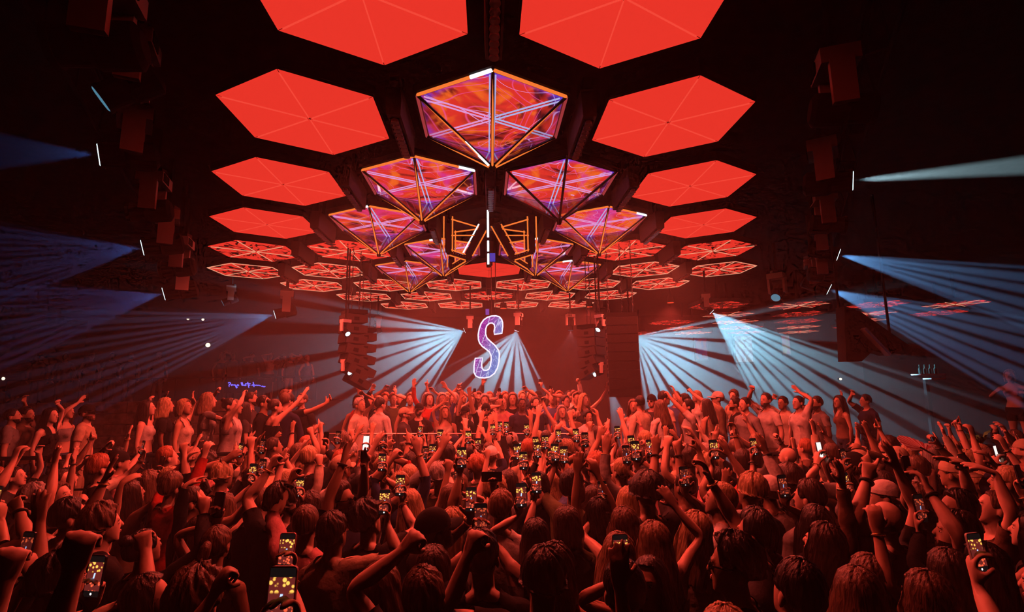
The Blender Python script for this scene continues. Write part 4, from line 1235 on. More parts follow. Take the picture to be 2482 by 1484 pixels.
def cowboy_mesh():
    mb = MB(); n = 36; v = []
    prof = [(.001, .150), (.045, .150), (.075, .135), (.088, .09), (.098, .03), (.108, .0), (.15, -.006), (.19, .004), (.205, .014)]
    for r_, z in prof:
        for j in range(n):
            a = 2*math.pi*j/n
            up = .045*abs(math.sin(a))**2*max(0, (r_-.105)/.1)
            crease = -.03*math.exp(-(math.sin(a)*r_/.03)**2) if z > .12 else 0
            v.append((r_*math.sin(a)*.95, r_*math.cos(a)*1.15, 1.715+z+up+crease))
    k = len(prof)
    mb.add(v, [(i*n+j, (i+1)*n+j, (i+1)*n+(j+1) % n, i*n+(j+1) % n) for i in range(k-1) for j in range(n)])
    return mb
def glasses_mesh():
    mb = MB()
    for s in (-1, 1):
        mb.ball((s*.033, .107, 1.664), (.027, .008, .021), 12, 8)
        mb.bar((s*.058, .100, 1.668), (s*.080, -.005, 1.662), .004, .008)
    mb.bar((-.01, .112, 1.668), (.01, .112, 1.668), .005, .006)
    return mb
def beard_mesh():
    mb = MB(); n, k = 18, 7; v = []
    for i in range(k):
        t = i/(k-1)
        for j in range(n):
            a = -1.75+3.5*j/(n-1)
            z = 1.612-.069*t-.0*abs(a); w = np.interp(z, [1.54, 1.556, 1.575, 1.605, 1.64], [.026, .044, .057, .066, .071])
            d = np.interp(z, [1.54, 1.556, 1.575, 1.605, 1.64], [.034, .046, .064, .076, .084]); y0 = np.interp(z, [1.54, 1.556, 1.575, 1.605, 1.64], [.072, .062, .045, .033, .026])
            mid = abs(a) < .42 and t < .45
            g_ = (1.045 if not mid else .9)-(.06*(1-t) if abs(a) > 1.2 else 0)
            v.append((w*g_*math.sin(a), y0+d*g_*math.cos(a), z))
    mb.add(v, [(i*n+j, i*n+j+1, (i+1)*n+j+1, (i+1)*n+j) for i in range(k-1) for j in range(n-1)])
    cen = len(mb.v); mb.v.append((0, .04, 1.545))
    for j in range(n-1): mb.f.append(((k-1)*n+j, (k-1)*n+j+1, cen)); mb.mi.append(0)
    return mb
def face_tris():
    "eyes, brows and lips in head space, appended to the body mesh (slots 1 white, 2 dark, 3 lip)"
    mb = MB()
    for s in (-1, 1):
        mb.ball((s*.031, .0895, 1.662), (.0130, .008, .0065), 10, 6, 1)
        mb.ball((s*.031, .0955, 1.662), (.0056, .004, .0058), 8, 6, 2)
        mb.bar((s*.016, .1025, 1.6835), (s*.045, .0925, 1.6825), .004, .0045, 2)
    mb.ball((0, .1085, 1.6075), (.022, .006, .0035), 10, 6, 3)
    mb.ball((0, .1080, 1.6005), (.019, .007, .0045), 10, 6, 3)
    P = np.array(mb.v); T = []; mi = []
    for f, m in zip(mb.f, mb.mi):
        for q in range(1, len(f)-1): T.append((f[0], f[q], f[q+1])); mi.append(m)
    return P, np.array(T), np.array(mi)
FACE = face_tris()

def hair_mat(name, c, c2):
    m, t, o = nt(name); g = G(t); b = g.n('BsdfPrincipled'); tc = g.n('TexCoord')
    mp = g.n('Mapping'); mp.inputs['Scale'].default_value = (70, 70, 5); g.link(tc.outputs['Object'], mp.inputs[0])
    f = g.noise(mp.outputs[0], 1., 3, .3)
    g.link(g.mix(g.sstep(f, .35, .68), c, c2), b.inputs['Base Color'])
    bm = g.n('Bump'); bm.inputs['Strength'].default_value = .7; bm.inputs['Distance'].default_value = .012
    g.link(f, bm.inputs['Height']); g.link(bm.outputs[0], b.inputs['Normal'])
    b.inputs['Roughness'].default_value = .42; b.inputs['Specular IOR Level'].default_value = .35
    g.link(b.outputs[0], o.inputs['Surface']); return m
HAIRC = {'black': hair_mat('hair_black', (.006, .004, .004), (.02, .014, .012)), 'dark brown': hair_mat('hair_dark_brown', (.02, .012, .009), (.06, .035, .025)),
         'brown': hair_mat('hair_brown', (.07, .04, .025), (.17, .10, .06)), 'blonde': hair_mat('hair_blonde', (.30, .20, .10), (.62, .44, .25)),
         'light brown': hair_mat('hair_light_brown', (.15, .09, .05), (.34, .22, .13)), 'grey': hair_mat('hair_grey', (.22, .21, .2), (.45, .43, .42)), 'red': hair_mat('hair_red', (.25, .07, .03), (.45, .16, .07))}
SKIN = [matte('skin_light', (.72, .47, .36), .5, .4, bump=.04, bscale=60), matte('skin_tan', (.58, .35, .25), .5, .4, bump=.04, bscale=60),
        matte('skin_olive', (.45, .27, .18), .5, .4, bump=.04, bscale=60), matte('skin_dark', (.13, .07, .05), .45, .45, bump=.04, bscale=60)]
eye_white = matte('eye_white', (.7, .68, .66), .3, .5); eye_dark = matte('brow_and_iris', (.02, .012, .01), .5, .3); lip = matte('lip', (.42, .14, .12), .45, .4)
CLOTHC = {'black': (.010, .009, .010), 'white': (.72, .70, .68), 'grey': (.25, .24, .24), 'cream': (.62, .54, .44), 'navy': (.018, .022, .055), 'red': (.45, .04, .03),
          'beige': (.5, .38, .27), 'blue': (.08, .13, .32), 'olive': (.10, .10, .05), 'pink': (.62, .28, .30), 'charcoal': (.05, .047, .05), 'denim': (.05, .07, .13), 'brown': (.16, .09, .06)}
def cloth(c): return matte('cloth_'+c, CLOTHC[c], .85, .15, bump=.35, bscale=22, vary=.12, vscale=14)
gold = matte('gold_bracelet', (.8, .55, .2), .25, .5, 1.); strap_black = matte('rubber_strap', (.015, .014, .014), .5, .4)
lens_black = matte('sunglass_lens', (.006, .006, .007), .12, .6); hat_straw = matte('straw_hat', (.55, .42, .27), .8, .2, bump=.6, bscale=60)
HM = {}
def shared(key, maker, mats):
    if key not in HM: HM[key] = maker().mesh(key[0], mats, True)
    return HM[key]
HAIR_STYLES = {'short': 'short hair', 'crew': 'cropped hair', 'curly': 'curly hair', 'quiff': 'swept-up hair', 'long': 'long straight hair', 'wavy': 'long wavy hair', 'bob': 'bobbed hair',
               'mid': 'shoulder-length hair', 'messy': 'tousled hair', 'pony': 'ponytail', 'bun': 'hair in a bun', 'bald': 'shaved head', 'cap': 'cap', 'capback': 'backwards cap', 'cowboy': 'cowboy hat', 'afro': 'rounded curly hair'}
def head_gear(t, M, style, colr, lod, hatc='black'):
    Mx = Matrix(M.tolist()); n, k = ((56, 22) if lod == 0 else (28, 12))
    hm = HAIRC[colr]; s = style
    def put(name, me): return link(name, me, t, Mx)
    if s in ('cap', 'capback'):
        h = put('hair', shared(('hair', 'tight', colr, lod), lambda: hair_mesh('hair', 'tight', n, k, 3), hm))
        c_ = put('cap', shared(('cap', hatc), cap_mesh, cloth(hatc)))
        b = shared(('cap_brim', hatc, s), lambda: brim_mesh(s == 'capback'), cloth(hatc)); link('brim', b, c_)
    elif s == 'cowboy':
        put('hair', shared(('hair', 'bob', colr, lod), lambda: hair_mesh('hair', 'bob', n, k, 5), hm)); put('hat', shared(('hat', 'cowboy'), cowboy_mesh, hat_straw))
    elif s == 'pony': put('hair', shared(('hair', s, colr, lod), lambda: ponytail(hair_mesh('hair', 'tight', n, k, 4)), hm))
    elif s == 'bun': put('hair', shared(('hair', s, colr, lod), lambda: bun(hair_mesh('hair', 'tight', n, k, 6)), hm))
    elif s != 'bald': put('hair', shared(('hair', s, colr, lod), lambda: hair_mesh('hair', s, n, k, 7), hm))

def phone_case_mesh():
    w, h, d, r = .0375, .079, .0045, .011; pts = []
    for cx, cz, a0 in ((w-r, h-r, 0), (-w+r, h-r, 90), (-w+r, -h+r, 180), (w-r, -h+r, 270)):
        for q in range(4): a = R(a0+30*q); pts.append((cx+r*math.cos(a), cz+r*math.sin(a)))
    n = len(pts); mb = MB()
    v = [(x, -d, z) for x, z in pts]+[(x, d, z) for x, z in pts]
    mb.add(v, [tuple(range(n)), tuple(range(2*n-1, n-1, -1))]+[(i, n+i, n+(i+1) % n, (i+1) % n) for i in range(n)])
    return mb
def screen_mesh():
    w, h = .034, .0745; mb = MB()
    return mb.box((0, -.0052, 0), (2*w, .0012, 2*h))
def bump_mesh():
    mb = MB(); mb.box((.016, .0062, .055), (.032, .004, .034)); return mb
def screen_mat(name, kind):
    m, t, o = nt(name); g = G(t); e = g.n('Emission'); tc = g.n('TexCoord'); oi = g.n('ObjectInfo')
    sp = g.n('SeparateXYZ'); g.link(tc.outputs['Object'], sp.inputs[0]); x, z = sp.outputs[0], sp.outputs[2]
    off = g.n('CombineXYZ'); g.link(g.m('MULTIPLY', oi.outputs['Random'], 9.), off.inputs[1])
    va = g.n('VectorMath', operation='ADD'); g.link(tc.outputs['Object'], va.inputs[0]); g.link(off.outputs[0], va.inputs[1])
    vo = g.n('TexVoronoi'); vo.inputs['Scale'].default_value = 75.; g.link(va.outputs[0], vo.inputs['Vector'])
    cells = g.sstep(vo.outputs['Distance'], .55, .30)
    inv = g.m('SUBTRACT', 1., g.sstep(vo.outputs['Distance'], .32, .52))
    topb = g.sstep(z, .012, .02)                      # bright ceiling in the upper half of the filmed picture
    botb = g.m('SUBTRACT', 1., g.sstep(z, -.022, -.012))
    c = g.mix(g.m('MULTIPLY', topb, inv), (.10, .012, .01), (1.0, .50, .08) if kind == 'film' else (.9, .12, .04))
    c = g.mix(g.m('MULTIPLY', botb, g.m('MULTIPLY', inv, .9)), c, (.85, .10, .04))
    sx = g.m('ADD', x, g.m('MULTIPLY', z, -.15))
    mid = g.m('MULTIPLY', g.m('SUBTRACT', 1., g.sstep(g.m('ABSOLUTE', sx), .0025, .0045)), g.m('SUBTRACT', 1., g.sstep(g.m('ABSOLUTE', g.m('ADD', z, -.001)), .010, .013)))
    c = g.mix(mid, c, (.45, .6, 1.0))
    dot = g.m('SUBTRACT', 1., g.sstep(g.m('ADD', g.m('MULTIPLY', x, x), g.m('POWER', g.m('ADD', z, .064), 2.)), .000012, .00003))
    c = g.mix(dot, c, (1, 1, 1))
    bar = g.sstep(g.m('ABSOLUTE', z), .052, .0535)
    c = g.mix(g.m('MULTIPLY', bar, g.m('SUBTRACT', 1., dot)), c, (.004, .003, .003))
    g.link(c, e.inputs['Color']); e.inputs['Strength'].default_value = 1.5 if kind == 'film' else .7
    m.cycles.emission_sampling = 'NONE'
    g.link(e.outputs[0], o.inputs['Surface']); return m
SCR = {'film': screen_mat('phone_screen_filming', 'film'), 'dim': screen_mat('phone_screen_dim', 'dim'), 'off': matte('phone_screen_off', (.008, .008, .010), .15, .5),
       'white': glow('phone_screen_white', (1., .85, .8), 1.2)}
PH = {}
def phone(M, label, screen='film', case='black', group='phones held up in the crowd', rot=0.):
    if not PH:
        PH['case'] = {}; PH['screen'] = {}; PH['bump'] = bump_mesh().mesh('camera_bump', black)
    if case not in PH['case']: PH['case'][case] = phone_case_mesh().mesh('phone_case', matte('phone_case_'+case, CLOTHC[case], .35, .4))
    if screen not in PH['screen']: PH['screen'][screen] = screen_mesh().mesh('phone_screen', SCR[screen])
    t = thing('phone', label, 'phone', (0, 0, 0), 0, group); t.matrix_world = M @ Matrix.Rotation(rot, 4, 'Y')
    link('phone_case', PH['case'][case], t); link('phone_screen', PH['screen'][screen], t); link('camera_bump', PH['bump'], t)
    return t
PEOPLE = []
def person(loc, face, label, sex='m', lod=1, armR=None, armL=None, head=(0, 0, 0), lean=(0, 0), scale=1., skin=0, hair='short', hairc='dark brown',
           top='tee', topc='black', bottom='jeans', bottomc='denim', hatc='black', glasses=False, beard=False, group='crowd on the dance floor', band=None, seed=0.):
    "face: direction the person looks along, as an angle about z (0 = +y)"
    info = pose(sex, lod, armR, armL, head, lean)
    loc = (loc[0], loc[1], loc[2]+.013*scale)          # soles of the shoes on the floor
    t = thing('person', label, 'person', loc, face, group); t.scale = (scale,)*3
    B = info['B']; P, T = info['P'], B['t']
    FP, FT, FM = FACE; Mh = info['head']
    fp = FP@Mh[:3, :3].T+Mh[:3, 3]
    me = tri_mesh('body', np.concatenate([P, fp]), np.concatenate([T, FT+len(P)]), [SKIN[skin], eye_white, eye_dark, lip], np.concatenate([np.zeros(len(T), int), FM]))
    link('body', me, t)
    nm = {'tee': 't_shirt', 'long': 'long_sleeved_shirt', 'rolled': 'shirt', 'tank': 'tank_top', 'crop': 'crop_top', 'strapless': 'strapless_top', 'bikini': 'bikini_top'}
    for kind, c, o, fo, n_ in ((top, topc, .013, .006, nm.get(top)), (bottom, bottomc, .010, .005, 'trousers' if bottom == 'jeans' else 'shorts'), ('shoes', 'charcoal', .012, .0, 'shoes')):
        if kind is None: continue
        if kind in ('bikini', 'crop', 'strapless'): o, fo = .006, .001
        m2 = garment_mesh(n_, info, kind, cloth(c), o, fo, seed, .885 if top in ('tee', 'long', 'rolled') else (.93 if top in ('tank', 'strapless') else .985))
        if m2: link(n_, m2, t)
    head_gear(t, Mh, hair, hairc, lod, hatc)
    Mx = Matrix(Mh.tolist())
    if glasses: link('sunglasses', shared(('sunglasses',), glasses_mesh, lens_black), t, Mx)
    if beard: link('beard', shared(('beard', hairc), beard_mesh, HAIRC[hairc if hairc in HAIRC else 'black']), t, Mx)
    if band:
        for sd in band:
            Wr, df = info[sd[0]+'w']; mt = gold if sd.endswith('g') else strap_black
            c_ = Wr-df*(.02 if lod == 0 else .02); rr = .034 if sex == 'm' else .029
            mb = MB(); d = Vector(df); u = d.orthogonal().normalized(); w = d.cross(u)
            mb.tube([Vector(c_)+(u*math.cos(a)+w*math.sin(a))*rr for a in np.linspace(0, 2*math.pi, 16, endpoint=False)], .006 if mt is gold else .0085, 6, closed=True)
            mb.build('wristband', mt, t, True)
    PEOPLE.append((t, info))
    Tm = Matrix.Translation(Vector(loc)) @ Matrix.Rotation(face, 4, 'Z') @ Matrix.Scale(scale, 4)
    return t, info, Tm
FLOOR_MAX = 212
# ------------------------------------------------------------------ the crowd
rng = random.Random(11)
FOCUS = Vector((.35, 11.3, 0))
USED = set(); SPOTS = []
def xy_at(px, py, z):
    r = ray(px, py); t = (z-CAM_Z)/r.z; p = CAM+r*t; return p
def face_to(p, q): d = Vector(q)-Vector(p); return math.atan2(-d.x, d.y)
def clear(x, y, dmin): return all((x-a)**2+(y-b)**2 > (dmin*.5+e*.5)**2 for a, b, e in SPOTS)
TOPN = {'tee': 't-shirt', 'long': 'long-sleeved top', 'rolled': 'shirt', 'tank': 'tank top', 'crop': 'crop top', 'strapless': 'strapless top', 'bikini': 'bikini top'}
def hair_words(h, c, hatc):
    if h == 'bald': return 'shaved head'
    if h == 'cap': return '%s cap' % hatc
    if h == 'capback': return 'backwards %s cap' % hatc
    if h == 'cowboy': return 'straw cowboy hat'
    if h == 'pony': return '%s ponytail' % c
    if h == 'bun': return '%s hair bun' % c
    return '%s %s hair' % ({'long': 'long', 'wavy': 'wavy', 'short': 'short', 'crew': 'cropped', 'curly': 'curly', 'quiff': 'swept-up', 'bob': 'bobbed', 'mid': 'shoulder-length', 'messy': 'tousled', 'afro': 'rounded'}[h], c)
def zone(p):
    px, py, d = pix((p[0], p[1], 1.6))
    xs = ['far left', 'left', 'centre-left', 'centre', 'centre-right', 'right', 'far right'][min(6, max(0, int(px/(W/7))))]
    return xs, ('front rows' if d < 2.9 else 'near crowd' if d < 4.2 else 'mid crowd' if d < 6.2 else 'rear crowd')
MH = ['short', 'short', 'crew', 'quiff', 'curly', 'messy', 'cap', 'capback', 'bald', 'short', 'messy']
FH = ['long', 'long', 'wavy', 'mid', 'pony', 'bun', 'bob', 'long', 'wavy']
HC = ['black', 'black', 'dark brown', 'dark brown', 'brown', 'brown', 'light brown', 'blonde', 'blonde', 'grey', 'red']
MT = ['tee', 'tee', 'tee', 'rolled', 'long', 'tank']; FT_ = ['tank', 'crop', 'strapless', 'tee', 'tank', 'long']
TC = ['black', 'black', 'black', 'white', 'white', 'grey', 'charcoal', 'navy', 'cream', 'beige', 'red', 'olive', 'pink', 'blue', 'brown']
def look(sex=None, hair=None, hairc=None, top=None, topc=None, **kw):
    sex = sex or rng.choice('mmf')
    d = dict(sex=sex, hair=hair or rng.choice(MH if sex == 'm' else FH), hairc=hairc or rng.choice(HC), top=top or rng.choice(MT if sex == 'm' else FT_), topc=topc or rng.choice(TC),
             skin=rng.choice([0, 0, 0, 1, 1, 2, 2]), hatc=rng.choice(['black', 'navy', 'beige', 'white']), beard=sex == 'm' and rng.random() < .3,
             bottom=rng.choice(['jeans', 'jeans', 'shorts']), bottomc=rng.choice(['denim', 'black', 'charcoal', 'beige', 'denim']))
    d.update(kw); return d
def unique(d, act, where, fixed=()):
    for k in range(60):
        s = 'person with %s in %s %s, %s, %s' % (hair_words(d['hair'], d['hairc'], d['hatc']), d['topc'], TOPN[d['top']], act, where)
        if s not in USED and len(s.split()) <= 16: break
        if len(s.split()) > 16 and d['top'] in ('strapless', 'bikini'): d['top'] = 'tank'
        if len(s.split()) > 16 and d['hairc'] in ('dark brown', 'light brown'): d['hairc'] = 'brown'
        if s not in USED: continue
        q = ('topc', 'hairc', 'hair', 'top')[k % 4 if k > 8 else k % 2]
        d[q] = rng.choice({'topc': TC, 'hairc': HC, 'hair': MH if d['sex'] == 'm' else FH, 'top': MT if d['sex'] == 'm' else FT_}[q])
    USED.add(s); return s
def local(p, loc, face, sc):
    v = Matrix.Rotation(-face, 3, 'Z') @ (Vector(p)-Vector(loc)); return tuple(v/sc)
def arm_for(kind, h, s):
    "arm settings for a hand centre h in body space"
    if kind == 'phone': return dict(hand=h, n=(-s*.55, -1, .1), a=(-s*.05, .10, 1), curl='grip', pole=(s*.75, -.3, -.7))
    if kind == 'two': return dict(hand=h, n=(-s, -.35, 0), a=(-s*.15, .05, 1), curl='grip', pole=(s*.8, -.1, -.7))
    if kind == 'open': return dict(hand=h, n=(-s*.25, 1, .1), curl='open')
    if kind == 'reach': return dict(hand=h, n=(-s*.3, .3, -1), a=(0, 1, .45), curl='flat')
    if kind == 'fist': return dict(hand=h, n=(-s*.6, .8, 0), curl='fist')
    if kind == 'point': return dict(hand=h, n=(-s*.6, .8, 0), curl='point')
    if kind == 'peace': return dict(hand=h, n=(-s*.2, 1, 0), curl='peace')
    return dict(hand=h, n=(-s*.4, .9, -.2), curl='relaxed')
ACT = {'open': 'open hand raised', 'fist': 'fist raised', 'point': 'pointing upward', 'peace': 'two fingers raised', 'relaxed': 'arm raised', 'reach': 'arm outstretched'}
SCRW = {'film': 'lit phone', 'dim': 'dim phone', 'off': 'dark phone', 'white': 'white-lit phone'}
N_DONE = [0]; LOG = []
def put_person(loc, face, d, act, where, lod, armR=None, armL=None, scale=1., group='crowd on the dance floor', head=None, phones=(), rad=.40, lean=None, label=None):
    s = label or unique(d, act, where)
    SPOTS.append((loc[0], loc[1], rad)); N_DONE[0] += 1
    hd = head if head is not None else (rng.uniform(-.35, .35), rng.uniform(0, .22), rng.uniform(-.1, .1))
    t, info, M = person(loc, face, s, lod=lod, armR=armR, armL=armL, scale=scale, head=hd, group=group, seed=rng.uniform(0, 9), lean=lean or (rng.uniform(-.02, .10), rng.uniform(-.05, .05)), **d)
    for (sd, scr, land) in phones:
        hm = info[sd]; q = Matrix(hm.tolist()); a_, n_ = Vector(q.col[0][:3]), Vector(q.col[1][:3])
        c = Vector(q.col[3][:3])+a_*.045+n_*.024
        if sd == '2':
            pass
        wp = M @ c; dv = FOCUS-wp; dv.z = 0; dv.normalize()          # the lens looks at the stage, the screen at its owner
        z = (Vector((0, 0, 1))+dv*.12).normalized(); x = dv.cross(z).normalized(); y = z.cross(x)
        PM = Matrix(((x.x, y.x, z.x, wp.x), (x.y, y.y, z.y, wp.y), (x.z, y.z, z.z, wp.z), (0, 0, 0, 1)))
        lb = '%s%s of person with %s in %s %s, %s' % ('sideways ' if land else '', SCRW[scr], hair_words(d['hair'], d['hairc'], d['hatc']), d['topc'], TOPN[d['top']], where)
        while len(lb.split()) > 16: lb = lb.replace('person with ', '', 1) if 'person with ' in lb else ' '.join(lb.split()[:16])
        phone(PM, lb, scr, rng.choice(['black', 'black', 'black', 'charcoal', 'navy', 'white', 'pink']), rot=math.pi/2 if land else 0)
    return t, info, M
def lod_for(d): return 0 if d < 4.1 else 1
PLAN = []      # dancers on the floor, drawn up first and built at the end
def add_plan(x, y, fc, dd, sc, rad, lean=None):
    q = dict(x=x, y=y, fc=fc, dd=dd, sc=sc, A={}, phones=[], act='arms down', rad=rad, lean=lean); PLAN.append(q); SPOTS.append((x, y, rad)); return q
def give_arm(q, p, kind, scr, sd, land=False, two=False, other=None):
    h = local(p, (q['x'], q['y'], 0), q['fc'], q['sc'])
    S1, S2 = ('R', 'L') if sd > 0 else ('L', 'R')
    if scr: h = (h[0], h[1]-.02, h[2]-.05)
    if two:
        q['A'][S1] = arm_for('two', (h[0]+sd*.03, h[1], h[2]), sd); q['A'][S2] = arm_for('two', (h[0]-sd*.05, h[1], h[2]-.02), -sd)
    else:
        q['A'][S1] = arm_for('phone' if scr else kind, h, sd)
        if other and S2 not in q['A']: q['A'][S2] = arm_for(other, (-sd*rng.uniform(.15, .35), rng.uniform(.05, .3), rng.uniform(1.75, 2.0)), -sd)
    if scr: q['phones'].append((S1, scr, land))
    q['act'] = ('filming two-handed' if two else 'filming one-handed') if q['phones'] else ('both arms up' if len(q['A']) == 2 else ACT.get(kind, 'arm raised'))
    if rng.random() < .45 and not q['dd'].get('band'): q['dd']['band'] = [S1+rng.choice(['', 'g'])]
    return q
def raised(px, py, kind, scr=None, hz=None, land=False, other=None, fixed=False, **kw):
    "a dancer on the floor whose raised hand (or phone) is seen at a pixel"
    z = hz or (1.80 if scr else 1.95)
    # somebody already standing there with a free arm
    best = None
    if not fixed:
        for dz in (0, .06, -.06, .12, -.12, .18):
            p = xy_at(px, py, z+dz)
            if pix(p)[2] > 8.9: p = at(px, py, 8.6)
            for q in PLAN:
                if q['phones'] or len(q['A']) == 2 or (scr and q['A']): continue
                if (q['x']-p.x)**2+(q['y']-p.y)**2 > .5: continue
                h = local(p, (q['x'], q['y'], 0), q['fc'], q['sc'])
                for sd in (1, -1):
                    if ('R' if sd > 0 else 'L') in q['A']: continue
                    if h[0]*sd < -.12 or not -.05 < h[1] < .50: continue
                    r_ = math.sqrt((h[0]-sd*.163)**2+h[1]**2+(h[2]-.07-1.448)**2)
                    if r_ > .56 or h[2] < 1.5: continue
                    cost = abs(dz)+abs(h[1]-(.32 if scr else .14))*.6+abs(h[0]-sd*(.12 if scr else .22))*.6+(.12 if q['A'] else 0)
                    if best is None or cost < best[0]: best = (cost, q, sd, p)
        if best and best[0] < .30: return give_arm(best[1], best[3], kind, scr, best[2], land)
    p = xy_at(px, py, z); d = pix(p)[2]
    if d > 9.0: p = at(px, py, rng.uniform(8.3, 8.9)); d = 8.6
    fc = face_to(p, FOCUS)+rng.uniform(-.15, .15)
    f = Vector((-math.sin(fc), math.cos(fc), 0)); rt = Vector((math.cos(fc), math.sin(fc), 0))
    spot = None
    for tr in range(60):
        sd = kw.get('side', rng.choice((1, -1)))
        fw = rng.uniform(.20, .44) if scr else rng.uniform(.02, .30); lt = rng.uniform(.0, .22) if scr else rng.uniform(.08, .34)
        b = p-f*fw-rt*(lt*sd)
        if b.y < (.85 if hz and hz > 1.97 else 1.15) and tr < 55: continue
        if clear(b.x, b.y, .42 if tr < 30 else .32): spot = (b, sd); break
    if spot is None:
        if best and best[0] < .5: return give_arm(best[1], best[3], kind, scr, best[2], land)
        LOG.append('fail %d %d %s' % (px, py, scr or kind)); return None
    b, sd = spot
    dd = look(**{k: v for k, v in kw.items() if k != 'side'}); sc = rng.uniform(.97, 1.06) if dd['sex'] == 'm' else rng.uniform(.92, .98)
    q = add_plan(b.x, b.y, fc, dd, sc, .36)
    return give_arm(q, p, kind, scr, sd, land, bool(scr) and not land and rng.random() < .35, other)
def headat(px, py, turn=0., act='arms down', lod=None, armR=None, armL=None, floor=0., group='crowd on the dance floor', facing=None, where=None, sc=None, head=None, rad=.38, dmin=.30, y=None, label=None, **kw):
    dd = look(**kw); sc = sc or (rng.uniform(.98, 1.04) if dd['sex'] == 'm' else rng.uniform(.93, .97))
    p = xy_at(px, py, floor+1.66*sc) if y is None else at_y(px, py, y)
    if y is not None: sc = min(1.12, max(.86, (p.z-floor)/1.66))
    for tr in range(40):
        if clear(p.x, p.y, dmin): break
        p0 = p if tr == 0 else p0
        p = p0+Vector((rng.uniform(-.15, .15)*(1+tr/20), rng.uniform(-.15, .15)*(1+tr/20), 0))
    else: LOG.append('failhead %d %d' % (px, py)); return None
    fc = facing if facing is not None else face_to(p, FOCUS)+turn
    if where is None:
        q = add_plan(p.x, p.y, fc, dd, sc, rad); q['act'] = act
        if armR: q['A']['R'] = armR
        if armL: q['A']['L'] = armL
        return q
    return put_person((p.x, p.y, floor), fc, dd, act, where, lod if lod is not None else lod_for(p.y), armR, armL, sc, group, head, rad=rad, label=label)

